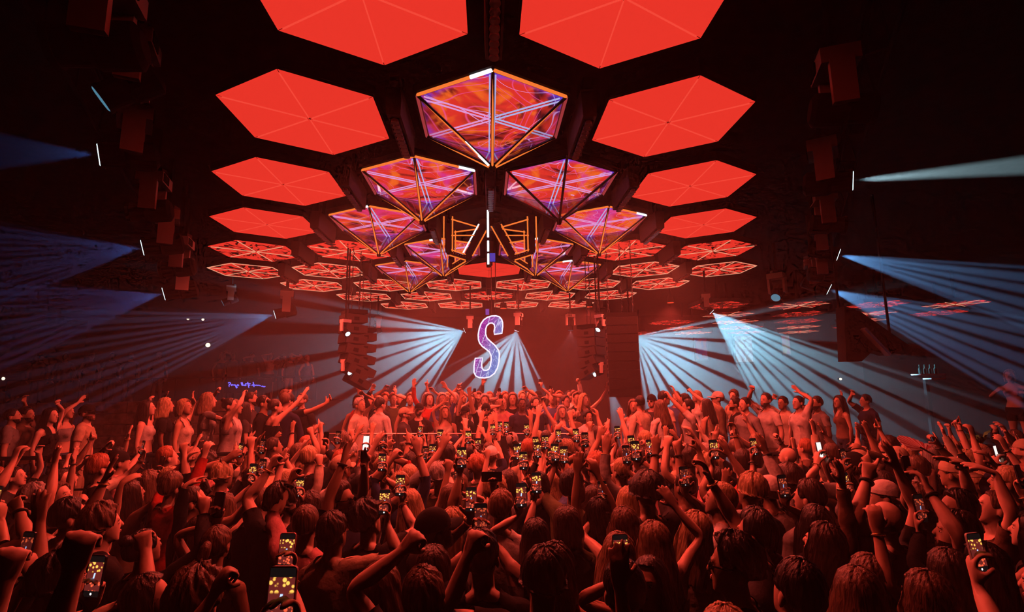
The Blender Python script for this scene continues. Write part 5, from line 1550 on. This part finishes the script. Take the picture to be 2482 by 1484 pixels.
# --- people nearest the camera, one by one
HEADS = [
 (118, 1425, dict(sex='m', hair='messy', hairc='black', top='tee', topc='beige', armR=('fist', (.20, .30, 1.80)))),
 (155, 1262, dict(sex='m', hair='short', hairc='black', top='tank', topc='white')),
 (245, 1280, dict(sex='m', hair='messy', hairc='brown', top='tee', topc='black', turn=-.3)),
 (350, 1335, dict(sex='f', hair='bun', hairc='black', top='long', topc='charcoal', armR=('point', (.22, .22, 1.92)))),
 (365, 1462, dict(sex='f', hair='long', hairc='dark brown', top='tee', topc='brown', turn=-.9)),
 (458, 1478, dict(sex='m', hair='curly', hairc='brown', top='tee', topc='black')),
 (530, 1322, dict(sex='f', hair='pony', hairc='brown', top='tank', topc='black')),
 (463, 1222, dict(sex='m', hair='crew', hairc='dark brown', top='tee', topc='black', turn=-.4, glasses=True)),
 (315, 1200, dict(sex='f', hair='long', hairc='dark brown', top='strapless', topc='beige')),
 (150, 1205, dict(sex='f', hair='bob', hairc='brown', top='tank', topc='black', turn=-.6)),
 (36, 1160, dict(sex='f', hair='pony', hairc='dark brown', top='tee', topc='charcoal', turn=-.7)),
 (140, 1168, dict(sex='f', hair='bun', hairc='dark brown', top='tee', topc='navy', turn=-.5)),
 (235, 1150, dict(sex='m', hair='crew', hairc='black', top='tee', topc='cream', turn=-.5)),
 (130, 1124, dict(sex='m', hair='crew', hairc='black', top='tee', topc='black', turn=-.7, beard=True, glasses=True)),
 (39, 1075, dict(sex='m', hair='short', hairc='dark brown', top='tee', topc='charcoal', glasses=True, turn=-1.2)),
 (111, 1062, dict(sex='m', hair='crew', hairc='dark brown', top='tee', topc='white', turn=-.6)),
 (624, 1222, dict(sex='m', hair='crew', hairc='brown', top='tee', topc='black', turn=-.2)),
 (736, 1275, dict(sex='m', hair='crew', hairc='brown', top='rolled', topc='pink')),
 (803, 1300, dict(sex='m', hair='short', hairc='dark brown', top='tee', topc='beige', turn=-.3)),
 (821, 1218, dict(sex='m', hair='quiff', hairc='dark brown', top='tee', topc='navy', glasses=True, turn=-1.9)),
 (891, 1272, dict(sex='m', hair='curly', hairc='black', top='tee', topc='black')),
 (1058, 1290, dict(sex='m', hair='cap', hairc='black', hatc='black', top='tee', topc='black', turn=-.7)),
 (924, 1440, dict(sex='f', hair='long', hairc='brown', top='tank', topc='black')),
 (1035, 1462, dict(sex='m', hair='short', hairc='brown', top='tee', topc='charcoal')),
 (1022, 1392, dict(sex='m', hair='short', hairc='black', top='tee', topc='black')),
 (690, 1190, dict(sex='f', hair='cowboy', hairc='brown', top='long', topc='cream')),
 (748, 1137, dict(sex='f', hair='long', hairc='blonde', top='tank', topc='white')),
 (996, 1130, dict(sex='m', hair='afro', hairc='black', top='tee', topc='white')),
 (872, 1192, dict(sex='m', hair='capback', hairc='black', hatc='black', top='tee', topc='white')),
 (1093, 1212, dict(sex='f', hair='long', hairc='brown', top='tank', topc='beige')),
 (1095, 1282, dict(sex='f', hair='wavy', hairc='blonde', top='strapless', topc='white')),
 (784, 1222, dict(sex='f', hair='wavy', hairc='dark brown', top='tee', topc='black')),
 (1166, 1199, dict(sex='m', hair='curly', hairc='blonde', top='tee', topc='grey')),
 (1143, 1110, dict(sex='m', hair='crew', hairc='black', top='tee', topc='navy', turn=-.8, skin=3)),
 (1196, 1416, dict(sex='m', hair='messy', hairc='black', top='tee', topc='black')),
 (1359, 1400, dict(sex='m', hair='crew', hairc='black', top='tee', topc='charcoal', beard=True)),
 (1274, 1424, dict(sex='f', hair='mid', hairc='dark brown', top='tank', topc='red')),
 (1303, 1312, dict(sex='f', hair='long', hairc='black', top='strapless', topc='grey')),
 (1352, 1278, dict(sex='f', hair='bob', hairc='dark brown', top='tee', topc='olive')),
 (1388, 1190, dict(sex='m', hair='quiff', hairc='black', top='rolled', topc='olive', turn=-.9)),
 (1525, 1220, dict(sex='f', hair='long', hairc='blonde', top='tank', topc='charcoal')),
 (1572, 1205, dict(sex='m', hair='afro', hairc='black', top='tee', topc='charcoal')),
 (1554, 1258, dict(sex='f', hair='mid', hairc='brown', top='strapless', topc='black')),
 (1447, 1375, dict(sex='f', hair='long', hairc='light brown', top='tee', topc='pink')),
 (1593, 1322, dict(sex='f', hair='wavy', hairc='light brown', top='tank', topc='beige')),
 (1574, 1420, dict(sex='f', hair='long', hairc='black', top='strapless', topc='red', turn=2.7)),
 (1117, 1424, dict(sex='f', hair='long', hairc='dark brown', top='long', topc='black')),
 (1212, 1238, dict(sex='m', hair='short', hairc='light brown', top='tee', topc='white')),
 (1613, 1175, dict(sex='f', hair='bun', hairc='black', top='tank', topc='red')),
 (1642, 1276, dict(sex='f', hair='wavy', hairc='blonde', top='tank', topc='cream')),
 (1756, 1216, dict(sex='m', hair='crew', hairc='blonde', top='tee', topc='white', turn=.6)),
 (1828, 1198, dict(sex='m', hair='messy', hairc='blonde', top='tee', topc='black')),
 (1825, 1306, dict(sex='m', hair='short', hairc='black', top='tee', topc='charcoal', turn=.9)),
 (1923, 1172, dict(sex='m', hair='afro', hairc='dark brown', top='tee', topc='cream')),
 (1734, 1355, dict(sex='m', hair='curly', hairc='black', top='tee', topc='black', turn=1.1, glasses=True)),
 (1727, 1290, dict(sex='f', hair='bob', hairc='black', top='tank', topc='navy')),
 (1851, 1420, dict(sex='m', hair='short', hairc='black', top='rolled', topc='cream')),
 (1955, 1336, dict(sex='f', hair='mid', hairc='dark brown', top='long', topc='brown')),
 (1770, 1466, dict(sex='f', hair='mid', hairc='blonde', top='tee', topc='charcoal')),
 (1646, 1440, dict(sex='f', hair='wavy', hairc='brown', top='tee', topc='navy')),
 (1949, 1428, dict(sex='f', hair='long', hairc='brown', top='tank', topc='olive')),
 (2060, 1378, dict(sex='f', hair='bob', hairc='brown', top='tee', topc='brown')),
 (1818, 1124, dict(sex='m', hair='quiff', hairc='dark brown', top='tee', topc='grey', turn=.9, beard=True)),
 (1770, 1136, dict(sex='f', hair='long', hairc='blonde', top='tank', topc='pink')),
 (1920, 1112, dict(sex='m', hair='bald', hairc='black', top='tee', topc='cream', turn=.3)),
 (1893, 1216, dict(sex='m', hair='short', hairc='dark brown', top='tee', topc='grey')),
 (2149, 1212, dict(sex='m', hair='capback', hatc='white', hairc='brown', top='tee', topc='black', turn=.4)),
 (2152, 1270, dict(sex='m', hair='bald', hairc='black', top='tee', topc='charcoal')),
 (2318, 1242, dict(sex='m', hair='short', hairc='black', top='tee', topc='black', turn=.8, glasses=True)),
 (2335, 1300, dict(sex='m', hair='short', hairc='dark brown', top='tee', topc='navy', turn=.8)),
 (2416, 1238, dict(sex='m', hair='crew', hairc='brown', top='tee', topc='brown', turn=.7)),
 (2116, 1438, dict(sex='f', hair='mid', hairc='brown', top='strapless', topc='black')),
 (2045, 1280, dict(sex='f', hair='long', hairc='black', top='tee', topc='black')),
 (2442, 1296, dict(sex='f', hair='mid', hairc='black', top='tank', topc='charcoal')),
 (2230, 1420, dict(sex='f', hair='long', hairc='dark brown', top='tee', topc='beige')),
 (2460, 1420, dict(sex='m', hair='short', hairc='brown', top='tee', topc='red', turn=.5)),
 (2380, 1440, dict(sex='f', hair='wavy', hairc='black', top='long', topc='black')),
]
for px, py, kw in HEADS:
    act = 'arms down'
    for sd in ('armR', 'armL'):
        if sd in kw: act = ACT[kw[sd][0]]; kw[sd] = arm_for(kw[sd][0], kw[sd][1], 1 if sd == 'armR' else -1)
    headat(px, py, act=act, dmin=.34, rad=.34, **kw)
# --- arms raised right in front of the camera
raised(200, 1312, 'fist', None, 2.10, fixed=True, sex='m', hair='short', hairc='brown', top='tee', topc='black', side=1)
raised(62, 1290, 'fist', None, 2.08, fixed=True, sex='m', hair='messy', hairc='dark brown', top='rolled', topc='charcoal', side=1)
raised(715, 1385, 'open', None, 2.10, fixed=True, sex='f', hair='mid', hairc='brown', top='tank', topc='grey', side=-1)
# --- phones held up
PHONES = [(712, 1342, 'film'), (707, 1457, 'film'), (241, 1401, 'film'), (1496, 1352, 'film'), (2341, 1349, 'film'), (1160, 1261, 'dim'), (535, 1228, 'off'), (2212, 1238, 'dim'), (945, 1222, 'film'), (78, 1335, 'dim'),
 (1148, 1215, 'film'), (1258, 1205, 'film'), (5, 1209, 'film'), (1453, 1196, 'dim'), (738, 1186, 'film'), (1893, 1183, 'dim'), (978, 1181, 'film'), (2037, 1176, 'film'), (1295, 1175, 'film'), (1116, 1160, 'dim'), (1650, 1160, 'dim'), (2460, 1160, 'off'),
 (625, 1153, 'film'), (2183, 1140, 'off'), (401, 1130, 'off'), (934, 1125, 'film'), (649, 1121, 'dim'), (1272, 1121, 'film'), (1116, 1114, 'film'), (1192, 1113, 'film'), (2038, 1114, 'dim'), (1336, 1111, 'film'), (1518, 1106, 'dim'), (2406, 1106, 'white'),
 (1036, 1101, 'dim'), (1349, 1101, 'film'), (1540, 1098, 'film'), (1050, 1098, 'film'), (588, 1095, 'film'), (1254, 1095, 'film'), (1300, 1095, 'film'), (1720, 1095, 'film'), (1980, 1095, 'white'), (1360, 1090, 'film'), (355, 1088, 'dim'), (1567, 1088, 'film'), (1817, 1088, 'film'),
 (640, 1086, 'dim'), (1166, 1082, 'film'), (895, 1078, 'white'), (1528, 1078, 'film'), (932, 1073, 'dim'), (1412, 1070, 'dim'), (1947, 1072, 'white'), (798, 1067, 'off'), (821, 1064, 'dim'), (1318, 1062, 'film'), (862, 1060, 'dim'), (1069, 1060, 'film'), (1135, 1060, 'film'),
 (1002, 1060, 'dim'), (1396, 1059, 'film'), (1292, 1054, 'film'), (1491, 1052, 'film'), (1347, 1050, 'film'), (1277, 1044, 'film'), (1023, 1042, 'film'), (1196, 1041, 'film'), (1227, 1038, 'film'), (1212, 1033, 'film')]
for px, py, scr in PHONES: raised(px, py, 'phone', scr, 1.99 if py == 1457 else 1.80 if py > 1150 else (1.88 if py > 1090 else 1.95))
raised(1197, 1160, 'phone', 'off', 1.80, True)
# --- other raised hands
HANDS = [ (192, 1215, 'fist'), (36, 1225, 'fist'), (264, 1143, 'open'), (225, 1062, 'point'), (262, 1080, 'point'), (313, 1050, 'open'), (95, 1090, 'relaxed'), (545, 1400, 'fist'), (777, 1042, 'open'), (942, 1062, 'fist'), (774, 1110, 'fist'), (885, 1117, 'peace'),
 (709, 1039, 'open'), (630, 1065, 'point'), (608, 1075, 'relaxed'), (666, 1117, 'fist'), (712, 1150, 'fist'), (914, 1072, 'open'), (1077, 1075, 'open'), (1051, 1052, 'open'), (994, 1052, 'point'), (1002, 1313, 'fist'), (1150, 1313, 'fist'), (1192, 1062, 'fist'), (1456, 1055, 'open'),
 (1502, 1380, 'open'), (1130, 1042, 'point'), (1153, 1055, 'relaxed'), (1620, 1209, 'open'), (1711, 1143, 'relaxed'), (1779, 1042, 'relaxed'), (1884, 1059, 'fist'), (1734, 1059, 'peace'), (2030, 1068, 'open'), (1972, 1039, 'open'), (1642, 1082, 'point'), (1620, 1068, 'fist'), (1675, 1049, 'relaxed'),
 (2071, 1072, 'point'), (2103, 1046, 'open'), (2129, 1036, 'point'), (2165, 1114, 'open'), (2217, 1108, 'reach'), (2107, 1140, 'point'), (2263, 1065, 'fist'), (2123, 1258, 'relaxed'), (2038, 1147, 'open'), (2309, 1055, 'open'), (2354, 1046, 'relaxed'), (2279, 1033, 'open'), (2322, 1026, 'point'), (2420, 1060, 'relaxed'),
 (2300, 1120, 'reach'), (2380, 1140, 'reach'), (2240, 1170, 'relaxed'), (1010, 1085, 'open'), (560, 1110, 'open'), (500, 1090, 'relaxed'), (445, 1085, 'fist'), (530, 1075, 'open'), (1470, 1080, 'open'), (1590, 1085, 'open'), (1690, 1080, 'fist'), (1850, 1080, 'open'), (840, 1095, 'open'), (960, 1100, 'fist'), (1400, 1110, 'open'), (1440, 1130, 'relaxed'), (1600, 1120, 'open'),
 (470, 1130, 'reach'), (330, 1120, 'reach'), (180, 1105, 'open'), (40, 1100, 'relaxed'), (1760, 1090, 'open'), (1560, 1140, 'peace'), (600, 1120, 'open'), (690, 1085, 'open'), (740, 1075, 'peace'), (1100, 1090, 'fist'), (1240, 1070, 'open'), (1380, 1075, 'fist')]
for px, py, kind in HANDS:
    if kind: raised(px, py, kind, None, 1.86 if py > 1180 else 2.0, other=rng.choice([None, None, kind]))
FAN_AT = xy_at(2258, 1100, 1.86); raised(2258, 1100, 'fist', None, 1.86, fixed=True, sex='f', hair='long', hairc='black', top='crop', topc='red')
# --- fill the gaps of the floor
tries = 0
while len(PLAN) < FLOOR_MAX and tries < 5000:
    tries += 1
    y_ = 1.6+7.2*math.sqrt(rng.random()); half = .98*y_
    x_ = rng.uniform(-half-.2, half+.3)+.05*y_
    if not clear(x_, y_, .42): continue
    if y_ > 7.4 and (x_ < -3.0 or x_ > 2.3): continue
    dd = look(); sc = rng.uniform(.97, 1.05) if dd['sex'] == 'm' else rng.uniform(.91, .97)
    q = add_plan(x_, y_, face_to((x_, y_, 0), FOCUS)+rng.uniform(-.25, .25), dd, sc, .40)
    if rng.random() < .72:
        k_ = rng.choice(['open', 'fist', 'point', 'peace', 'relaxed', 'open']); sd = rng.choice((1, -1))
        h = (sd*rng.uniform(.05, .33), rng.uniform(.0, .32), rng.uniform(1.8, 2.08)); q['A']['R' if sd > 0 else 'L'] = arm_for(k_, h, sd); q['act'] = ACT[k_]
        if rng.random() < .3: q['A']['L' if sd > 0 else 'R'] = arm_for(k_, (-h[0], h[1], h[2]-.05), -sd); q['act'] = 'both arms up'
for q in PLAN:
    xs, ds = zone((q['x'], q['y']))
    SPOTS.pop(0)
    put_person((q['x'], q['y'], 0), q['fc'], q['dd'], q['act'], ds+' '+xs, lod_for(q['y']), q['A'].get('R'), q['A'].get('L'), q['sc'], phones=q['phones'], rad=q['rad'])

# --- guests on the platforms
GC = 'guests on the central stage'; GL = 'guests on the left platform'; GR = 'guests on the right platform'
def guest(px, py, y, floor, where, group, facing=0., top=None, hands=(), label=None, **kw):
    "hands: ((pixel x, pixel y, kind, screen), ...)"
    p = at_y(px, py, y)
    for tr in range(30):        # nobody stands inside somebody else
        if clear(p.x, p.y, .38): break
        p = at_y(px+rng.uniform(-10, 10)*(1+tr/10), py, y+rng.uniform(-.25, .35))
    if group == GC: p.x = min(2.15, max(-2.85, p.x)); p.y = min(15., max(9.98, p.y))
    elif group == GL: p.x = min(-3.3, max(-9.0, p.x)); p.y = max(8.02, p.y)
    elif group == GR: p.x = min(8.8, max(2.6, p.x)); p.y = max(8.10, p.y)
    y = p.y
    dd = look(top=top, **kw); sc = min(1.10, max(.90, (p.z-floor)/1.66))
    A = {}; ph = []; act = 'arms down'
    fc = facing
    rt = Vector((math.cos(fc), math.sin(fc), 0)); f = Vector((-math.sin(fc), math.cos(fc), 0))
    for (hx, hy, kind, scr) in hands:
        q = at_y(hx, hy, y)+f*.15; h = local(q, (p.x, p.y, floor), fc, sc)
        sd = 1 if h[0] > 0 else -1
        if ('R' if sd > 0 else 'L') in A: sd = -sd
        k_ = 'R' if sd > 0 else 'L'
        A[k_] = arm_for('phone' if scr else kind, h, sd); act = 'filming one-handed' if scr else ACT.get(kind, 'arm raised')
        if scr: ph.append((k_, scr, False))
    if len(A) == 2 and not ph: act = 'both arms up'
    return put_person((p.x, p.y, floor), fc, dd, act, where, 1, A.get('R'), A.get('L'), sc, group, phones=ph, rad=.36, head=(rng.uniform(-.3, .3), rng.uniform(-.05, .12), 0), label=label)
PI = math.pi
def gc(px, py, y, **kw): return guest(px, py, y, ST_Z, kw.pop('where', 'on stage'), GC, **kw)
gc(870, 985, 10.2, facing=-PI/2-.3, sex='m', hair='short', hairc='grey', top='rolled', topc='cream')
gc(922, 983, 10.6, facing=-PI/2+.9, sex='m', hair='short', hairc='black', top='rolled', topc='white')
gc(978, 1006, 10.1, facing=-PI/2, sex='m', hair='cap', hatc='beige', hairc='brown', top='long', topc='charcoal')
gc(1010, 996, 10.3, facing=PI, sex='m', hair='cap', hatc='black', hairc='black', top='tee', topc='black', beard=True)
gc(1080, 1002, 10.4, facing=PI+.2, sex='f', hair='wavy', hairc='light brown', top='crop', topc='cream', hands=((1078, 970, 'open', None),))
gc(1117, 1002, 10.3, facing=PI-.5, sex='m', hair='cap', hatc='black', hairc='dark brown', top='tee', topc='black', hands=((1128, 958, 'open', None),), where='beside the performer')
gc(1176, 996, 10.25, facing=PI, sex='m', hair='capback', hatc='black', hairc='black', top='tee', topc='black', beard=True, glasses=True, hands=((1138, 951, 'open', None),), where='performing at the booth')
gc(1218, 980, 10.9, facing=PI, sex='m', hair='bald', hairc='black', top='tee', topc='pink', hands=((1212, 975, 'phone', 'off'),))
gc(1264, 982, 10.8, facing=PI+.1, sex='m', hair='crew', hairc='black', top='tee', topc='navy', skin=3)
gc(1298, 980, 11.2, facing=PI+.3, sex='m', hair='short', hairc='dark brown', top='tee', topc='navy', beard=True)
gc(1362, 1000, 10.2, facing=PI+.2, sex='f', hair='wavy', hairc='grey', top='tank', topc='blue', hands=((1302, 950, 'reach', None),))
gc(1425, 1014, 9.95, facing=PI+.15, sex='m', hair='curly', hairc='black', top='tee', topc='white')
gc(1388, 1004, 10.6, facing=PI+.4, sex='m', hair='crew', hairc='black', top='tee', topc='brown', beard=True)
for i in range(34):
    px = 850+18*i+rng.uniform(-6, 6); y = rng.choice([11.6, 12.3, 13.0, 13.8]); py = {11.6: 974, 12.3: 968, 13.0: 962, 13.8: 956}[y]+rng.uniform(-6, 6)
    hs = (); r_ = rng.random()
    if r_ < .5: hs = ((px+rng.uniform(-16, 16), py-rng.uniform(18, 42), rng.choice(['open', 'fist', 'point', 'relaxed']), None),)
    elif r_ < .68: hs = ((px+rng.uniform(-12, 12), py-rng.uniform(8, 26), 'phone', rng.choice(['dim', 'off', 'white'])),)
    side = 'left' if px < 1110 else ('centre' if px < 1260 else 'right')
    gc(px, py, y, facing=PI+rng.uniform(-.4, .4), hands=hs, where='stage crowd '+side)
def gl(px, py, y, **kw): return guest(px, py, y, SIDE_Z, kw.pop('where', 'on left platform'), GL, **kw)
def gr(px, py, y, **kw): return guest(px, py, y, SIDE_Z, kw.pop('where', 'on right platform'), GR, **kw)
tw = -1.25
for a_ in [(355, 992, 8.4, dict(sex='f', hair='long', hairc='dark brown', top='crop', topc='white', hands=((337, 968, 'relaxed', None),))), (400, 986, 8.6, dict(sex='f', hair='mid', hairc='blonde', top='tee', topc='black', hands=((376, 960, 'open', None),))),
  (447, 990, 8.3, dict(sex='f', hair='bob', hairc='blonde', top='tank', topc='cream', hands=((440, 960, 'open', None),))), (500, 974, 8.6, dict(sex='f', hair='mid', hairc='light brown', top='tee', topc='grey', hands=((503, 945, 'point', None), (533, 988, 'relaxed', None)))),
  (556, 986, 8.4, dict(sex='f', hair='bun', hairc='black', top='tank', topc='grey', hands=((566, 952, 'fist', None),))), (568, 990, 8.9, dict(sex='m', hair='short', hairc='brown', top='tee', topc='white')),
  (590, 994, 9.3, dict(sex='f', hair='long', hairc='black', top='tee', topc='charcoal')), (640, 980, 8.5, dict(sex='m', hair='crew', hairc='black', top='long', topc='black')), (612, 970, 9.6, dict(sex='m', hair='crew', hairc='dark brown', top='tee', topc='charcoal', hands=((594, 958, 'open', None),))),
  (692, 988, 8.3, dict(sex='f', hair='bun', hairc='dark brown', top='strapless', topc='black', hands=((720, 948, 'open', None),), facing=-.9)), (690, 965, 10., dict(sex='m', hair='short', hairc='brown', top='tee', topc='olive', hands=((680, 952, 'point', None),))),
  (764, 972, 8.7, dict(sex='m', hair='crew', hairc='dark brown', top='long', topc='navy', facing=-.1, where='with broad back, left platform')), (797, 971, 9.6, dict(sex='m', hair='crew', hairc='brown', top='tee', topc='black', facing=PI-.3)), (833, 975, 9.0, dict(sex='m', hair='quiff', hairc='black', top='tee', topc='black', facing=PI-.4, hands=((845, 958, 'relaxed', None),))),
  (205, 1004, 8.1, dict(sex='m', hair='cap', hatc='black', hairc='brown', top='tee', topc='beige', beard=True)), (160, 1000, 8.9, dict(sex='f', hair='long', hairc='dark brown', top='crop', topc='grey', hands=((172, 970, 'open', None),))), (118, 1010, 8.4, dict(sex='f', hair='long', hairc='black', top='tank', topc='black', hands=((112, 975, 'fist', None),))),
  (60, 1008, 8.6, dict(sex='m', hair='short', hairc='black', top='tee', topc='brown', hands=((30, 968, 'relaxed', None),))), (20, 1012, 8.3, dict(sex='m', hair='crew', hairc='black', top='tee', topc='grey'))]:
    kw = dict(a_[3]); kw.setdefault('facing', tw+rng.uniform(-.3, .3)); gl(a_[0], a_[1], a_[2], **kw)
for a_ in [(1534, 978, 8.6, dict(sex='m', hair='crew', hairc='black', top='long', topc='cream', facing=.6)), (1602, 992, 8.3, dict(sex='f', hair='wavy', hairc='brown', top='long', topc='white', facing=.5)), (1606, 968, 9.3, dict(sex='m', hair='short', hairc='black', top='tee', topc='cream', glasses=True, facing=-1.3)),
  (1572, 974, 9.6, dict(sex='m', hair='capback', hatc='black', hairc='black', top='tee', topc='charcoal', glasses=True, facing=2.6)), (1672, 998, 8.4, dict(sex='m', hair='short', hairc='black', top='tee', topc='white', facing=1.4, hands=((1638, 952, 'fist', None),))), (1660, 975, 9.6, dict(sex='m', hair='curly', hairc='black', top='tee', topc='brown', facing=1.3, hands=((1652, 942, 'relaxed', None),))),
  (1716, 986, 8.7, dict(sex='f', hair='long', hairc='dark brown', top='tank', topc='beige', facing=.8)), (1738, 968, 9.2, dict(sex='m', hair='cap', hatc='white', hairc='brown', top='rolled', topc='beige', facing=1.2, hands=((1685, 942, 'fist', None),))), (1756, 982, 8.9, dict(sex='m', hair='short', hairc='black', top='tee', topc='black', facing=1.3)),
  (1808, 982, 8.4, dict(sex='m', hair='crew', hairc='black', top='long', topc='grey', facing=1.9)), (1858, 972, 8.5, dict(sex='m', hair='crew', hairc='dark brown', top='tee', topc='white', beard=True, facing=1.8, hands=((1842, 940, 'fist', None),))), (1900, 980, 9.2, dict(sex='m', hair='short', hairc='black', top='tee', topc='cream', facing=1.8, hands=((1894, 962, 'relaxed', None),))),
  (1938, 978, 8.6, dict(sex='m', hair='crew', hairc='black', top='tee', topc='white', facing=1.7, hands=((1950, 945, 'open', None),))), (1982, 980, 8.8, dict(sex='m', hair='short', hairc='dark brown', top='tee', topc='grey', facing=1.6, hands=((1972, 958, 'point', None),))), (2040, 992, 9.4, dict(sex='f', hair='wavy', hairc='dark brown', top='tank', topc='brown', facing=1.5, hands=((2060, 955, 'open', None),))),
  (1502, 990, 9.0, dict(sex='f', hair='mid', hairc='brown', top='crop', topc='white', facing=2.6)), (1640, 966, 10.6, dict(facing=2.2, sex='m', hair='short', hairc='brown', top='tee', topc='blue')), (1780, 962, 11.2, dict(facing=2., sex='m', hair='curly', hairc='brown', top='long', topc='beige')), (1690, 962, 11.4, dict(facing=2., sex='f', hair='long', hairc='blonde', top='tank', topc='white')), (2100, 985, 9.6, dict(facing=1.6, sex='m', hair='short', hairc='black', top='tee', topc='navy', hands=((2085, 952, 'relaxed', None),)))]:
    gr(a_[0], a_[1], a_[2], **a_[3])
# dancer on the podium
q = at_y(2452, 918, 9.3)
headat(2452, 915, facing=PI/2+.5, floor=1.18, y=9.3, act='hands at chest', lod=0, where='on podium', label='blonde dancer in pink bikini top and black shorts on podium at far right', group='dancers', sex='f', hair='bob', hairc='blonde', top='bikini', topc='pink', bottom='shorts', bottomc='black', skin=1, hatc='black', beard=False, head=(0, .0, 0),
       armR=dict(hand=(.16, .24, 1.36), n=(-1, 0, 0), a=(-.7, .3, .5), curl='relaxed'), armL=dict(hand=(-.2, .2, 1.30), n=(1, 0, 0), a=(.7, .3, .5), curl='relaxed'))
# people on the balcony
for i, px in enumerate([540, 566, 612, 655, 676, 702, 722, 740, 100, 160, 222, 272, 320, 388]):
    y = 20.9 if i < 8 else 20.8
    guest(px, (866 if i < 8 else 852)+rng.uniform(-4, 6), y, BAL_Z, 'on balcony', 'guests on the balcony', label='dim guest on balcony, %s from left of the %s group' % (ORD[i if i < 8 else i-8], 'right-hand' if i < 8 else 'left-hand'), facing=PI+.6+rng.uniform(-.3, .3),
          hands=((px+rng.uniform(-6, 8), 862+rng.uniform(-8, 6), 'relaxed', None),) if i in (0, 2, 3, 4, 5, 6) else ())

# folding fan spread open in a raised hand, right side of the crowd
fan_t = thing('folding_fan', 'open striped folding fan raised over the right side of the crowd', 'fan', FAN_AT, face_to(FAN_AT, FOCUS))
fan_t.rotation_euler.x = R(-58)
pale, rose = matte('fan_paper_pale', (.75, .6, .6), .7, .2), matte('fan_paper_rose', (.5, .12, .14), .7, .2)
for i in range(18):
    a0, a1 = R(8+164*i/18), R(8+164*(i+1)/18)
    v = [(r_*math.cos(a), .006*(j % 2), .05+r_*math.sin(a)) for r_ in (.05, .24) for j, a in enumerate((a0, a1))]
    MB().add(v+[(x, y+.004, z) for x, y, z in v], [(0, 1, 3, 2), (4, 6, 7, 5), (0, 2, 6, 4), (1, 5, 7, 3), (2, 3, 7, 6), (0, 4, 5, 1)]).build('fan_blade', pale if i % 2 else rose, fan_t)
MB().bar((0, 0, -.05), (0, 0, .10), .02, .012).build('fan_handle', black, fan_t)
# leafy plant in the blue light before the podium
pl = at_y(2365, 1040, 8.2); pz = .0
plant = thing('potted_plant', 'green leafy plant in tall pot before the podium at far right', 'plant', (pl.x, pl.y, SIDE_Z if pl.x < 8.8 else 0)); pl.z -= plant.location.z
MB().tube([(0, 0, 0), (0, 0, pl.z*.6), (0, 0, pl.z-.25)], [.16, .16, .22], 20).build('pot', black, plant)
MB().tube([(0, 0, pl.z-.30), (0, 0, pl.z-.26)], [.20, .20], 20).build('soil', matte('soil', (.03, .02, .015), .95, .1), plant)
leafm = matte('green_leaf', (.12, .42, .08), .5, .4)
for i in range(26):
    a = i*2.4; ln = .28+.12*((i*7) % 5)/5; tip = Vector((math.cos(a)*ln*.9, math.sin(a)*ln*.6, .10+.22*((i*3) % 4)/4)); b0 = Vector((math.cos(a)*.03, math.sin(a)*.03, pl.z-.27))
    m_ = b0+tip*.5+Vector((0, 0, .08)); w_ = Vector((-math.sin(a), math.cos(a), 0))*.022
    MB().add([b0-w_*.4, b0+w_*.4, m_+w_, m_-w_, b0+tip], [(0, 1, 2, 3), (3, 2, 4)]).build('leaf', leafm, plant)
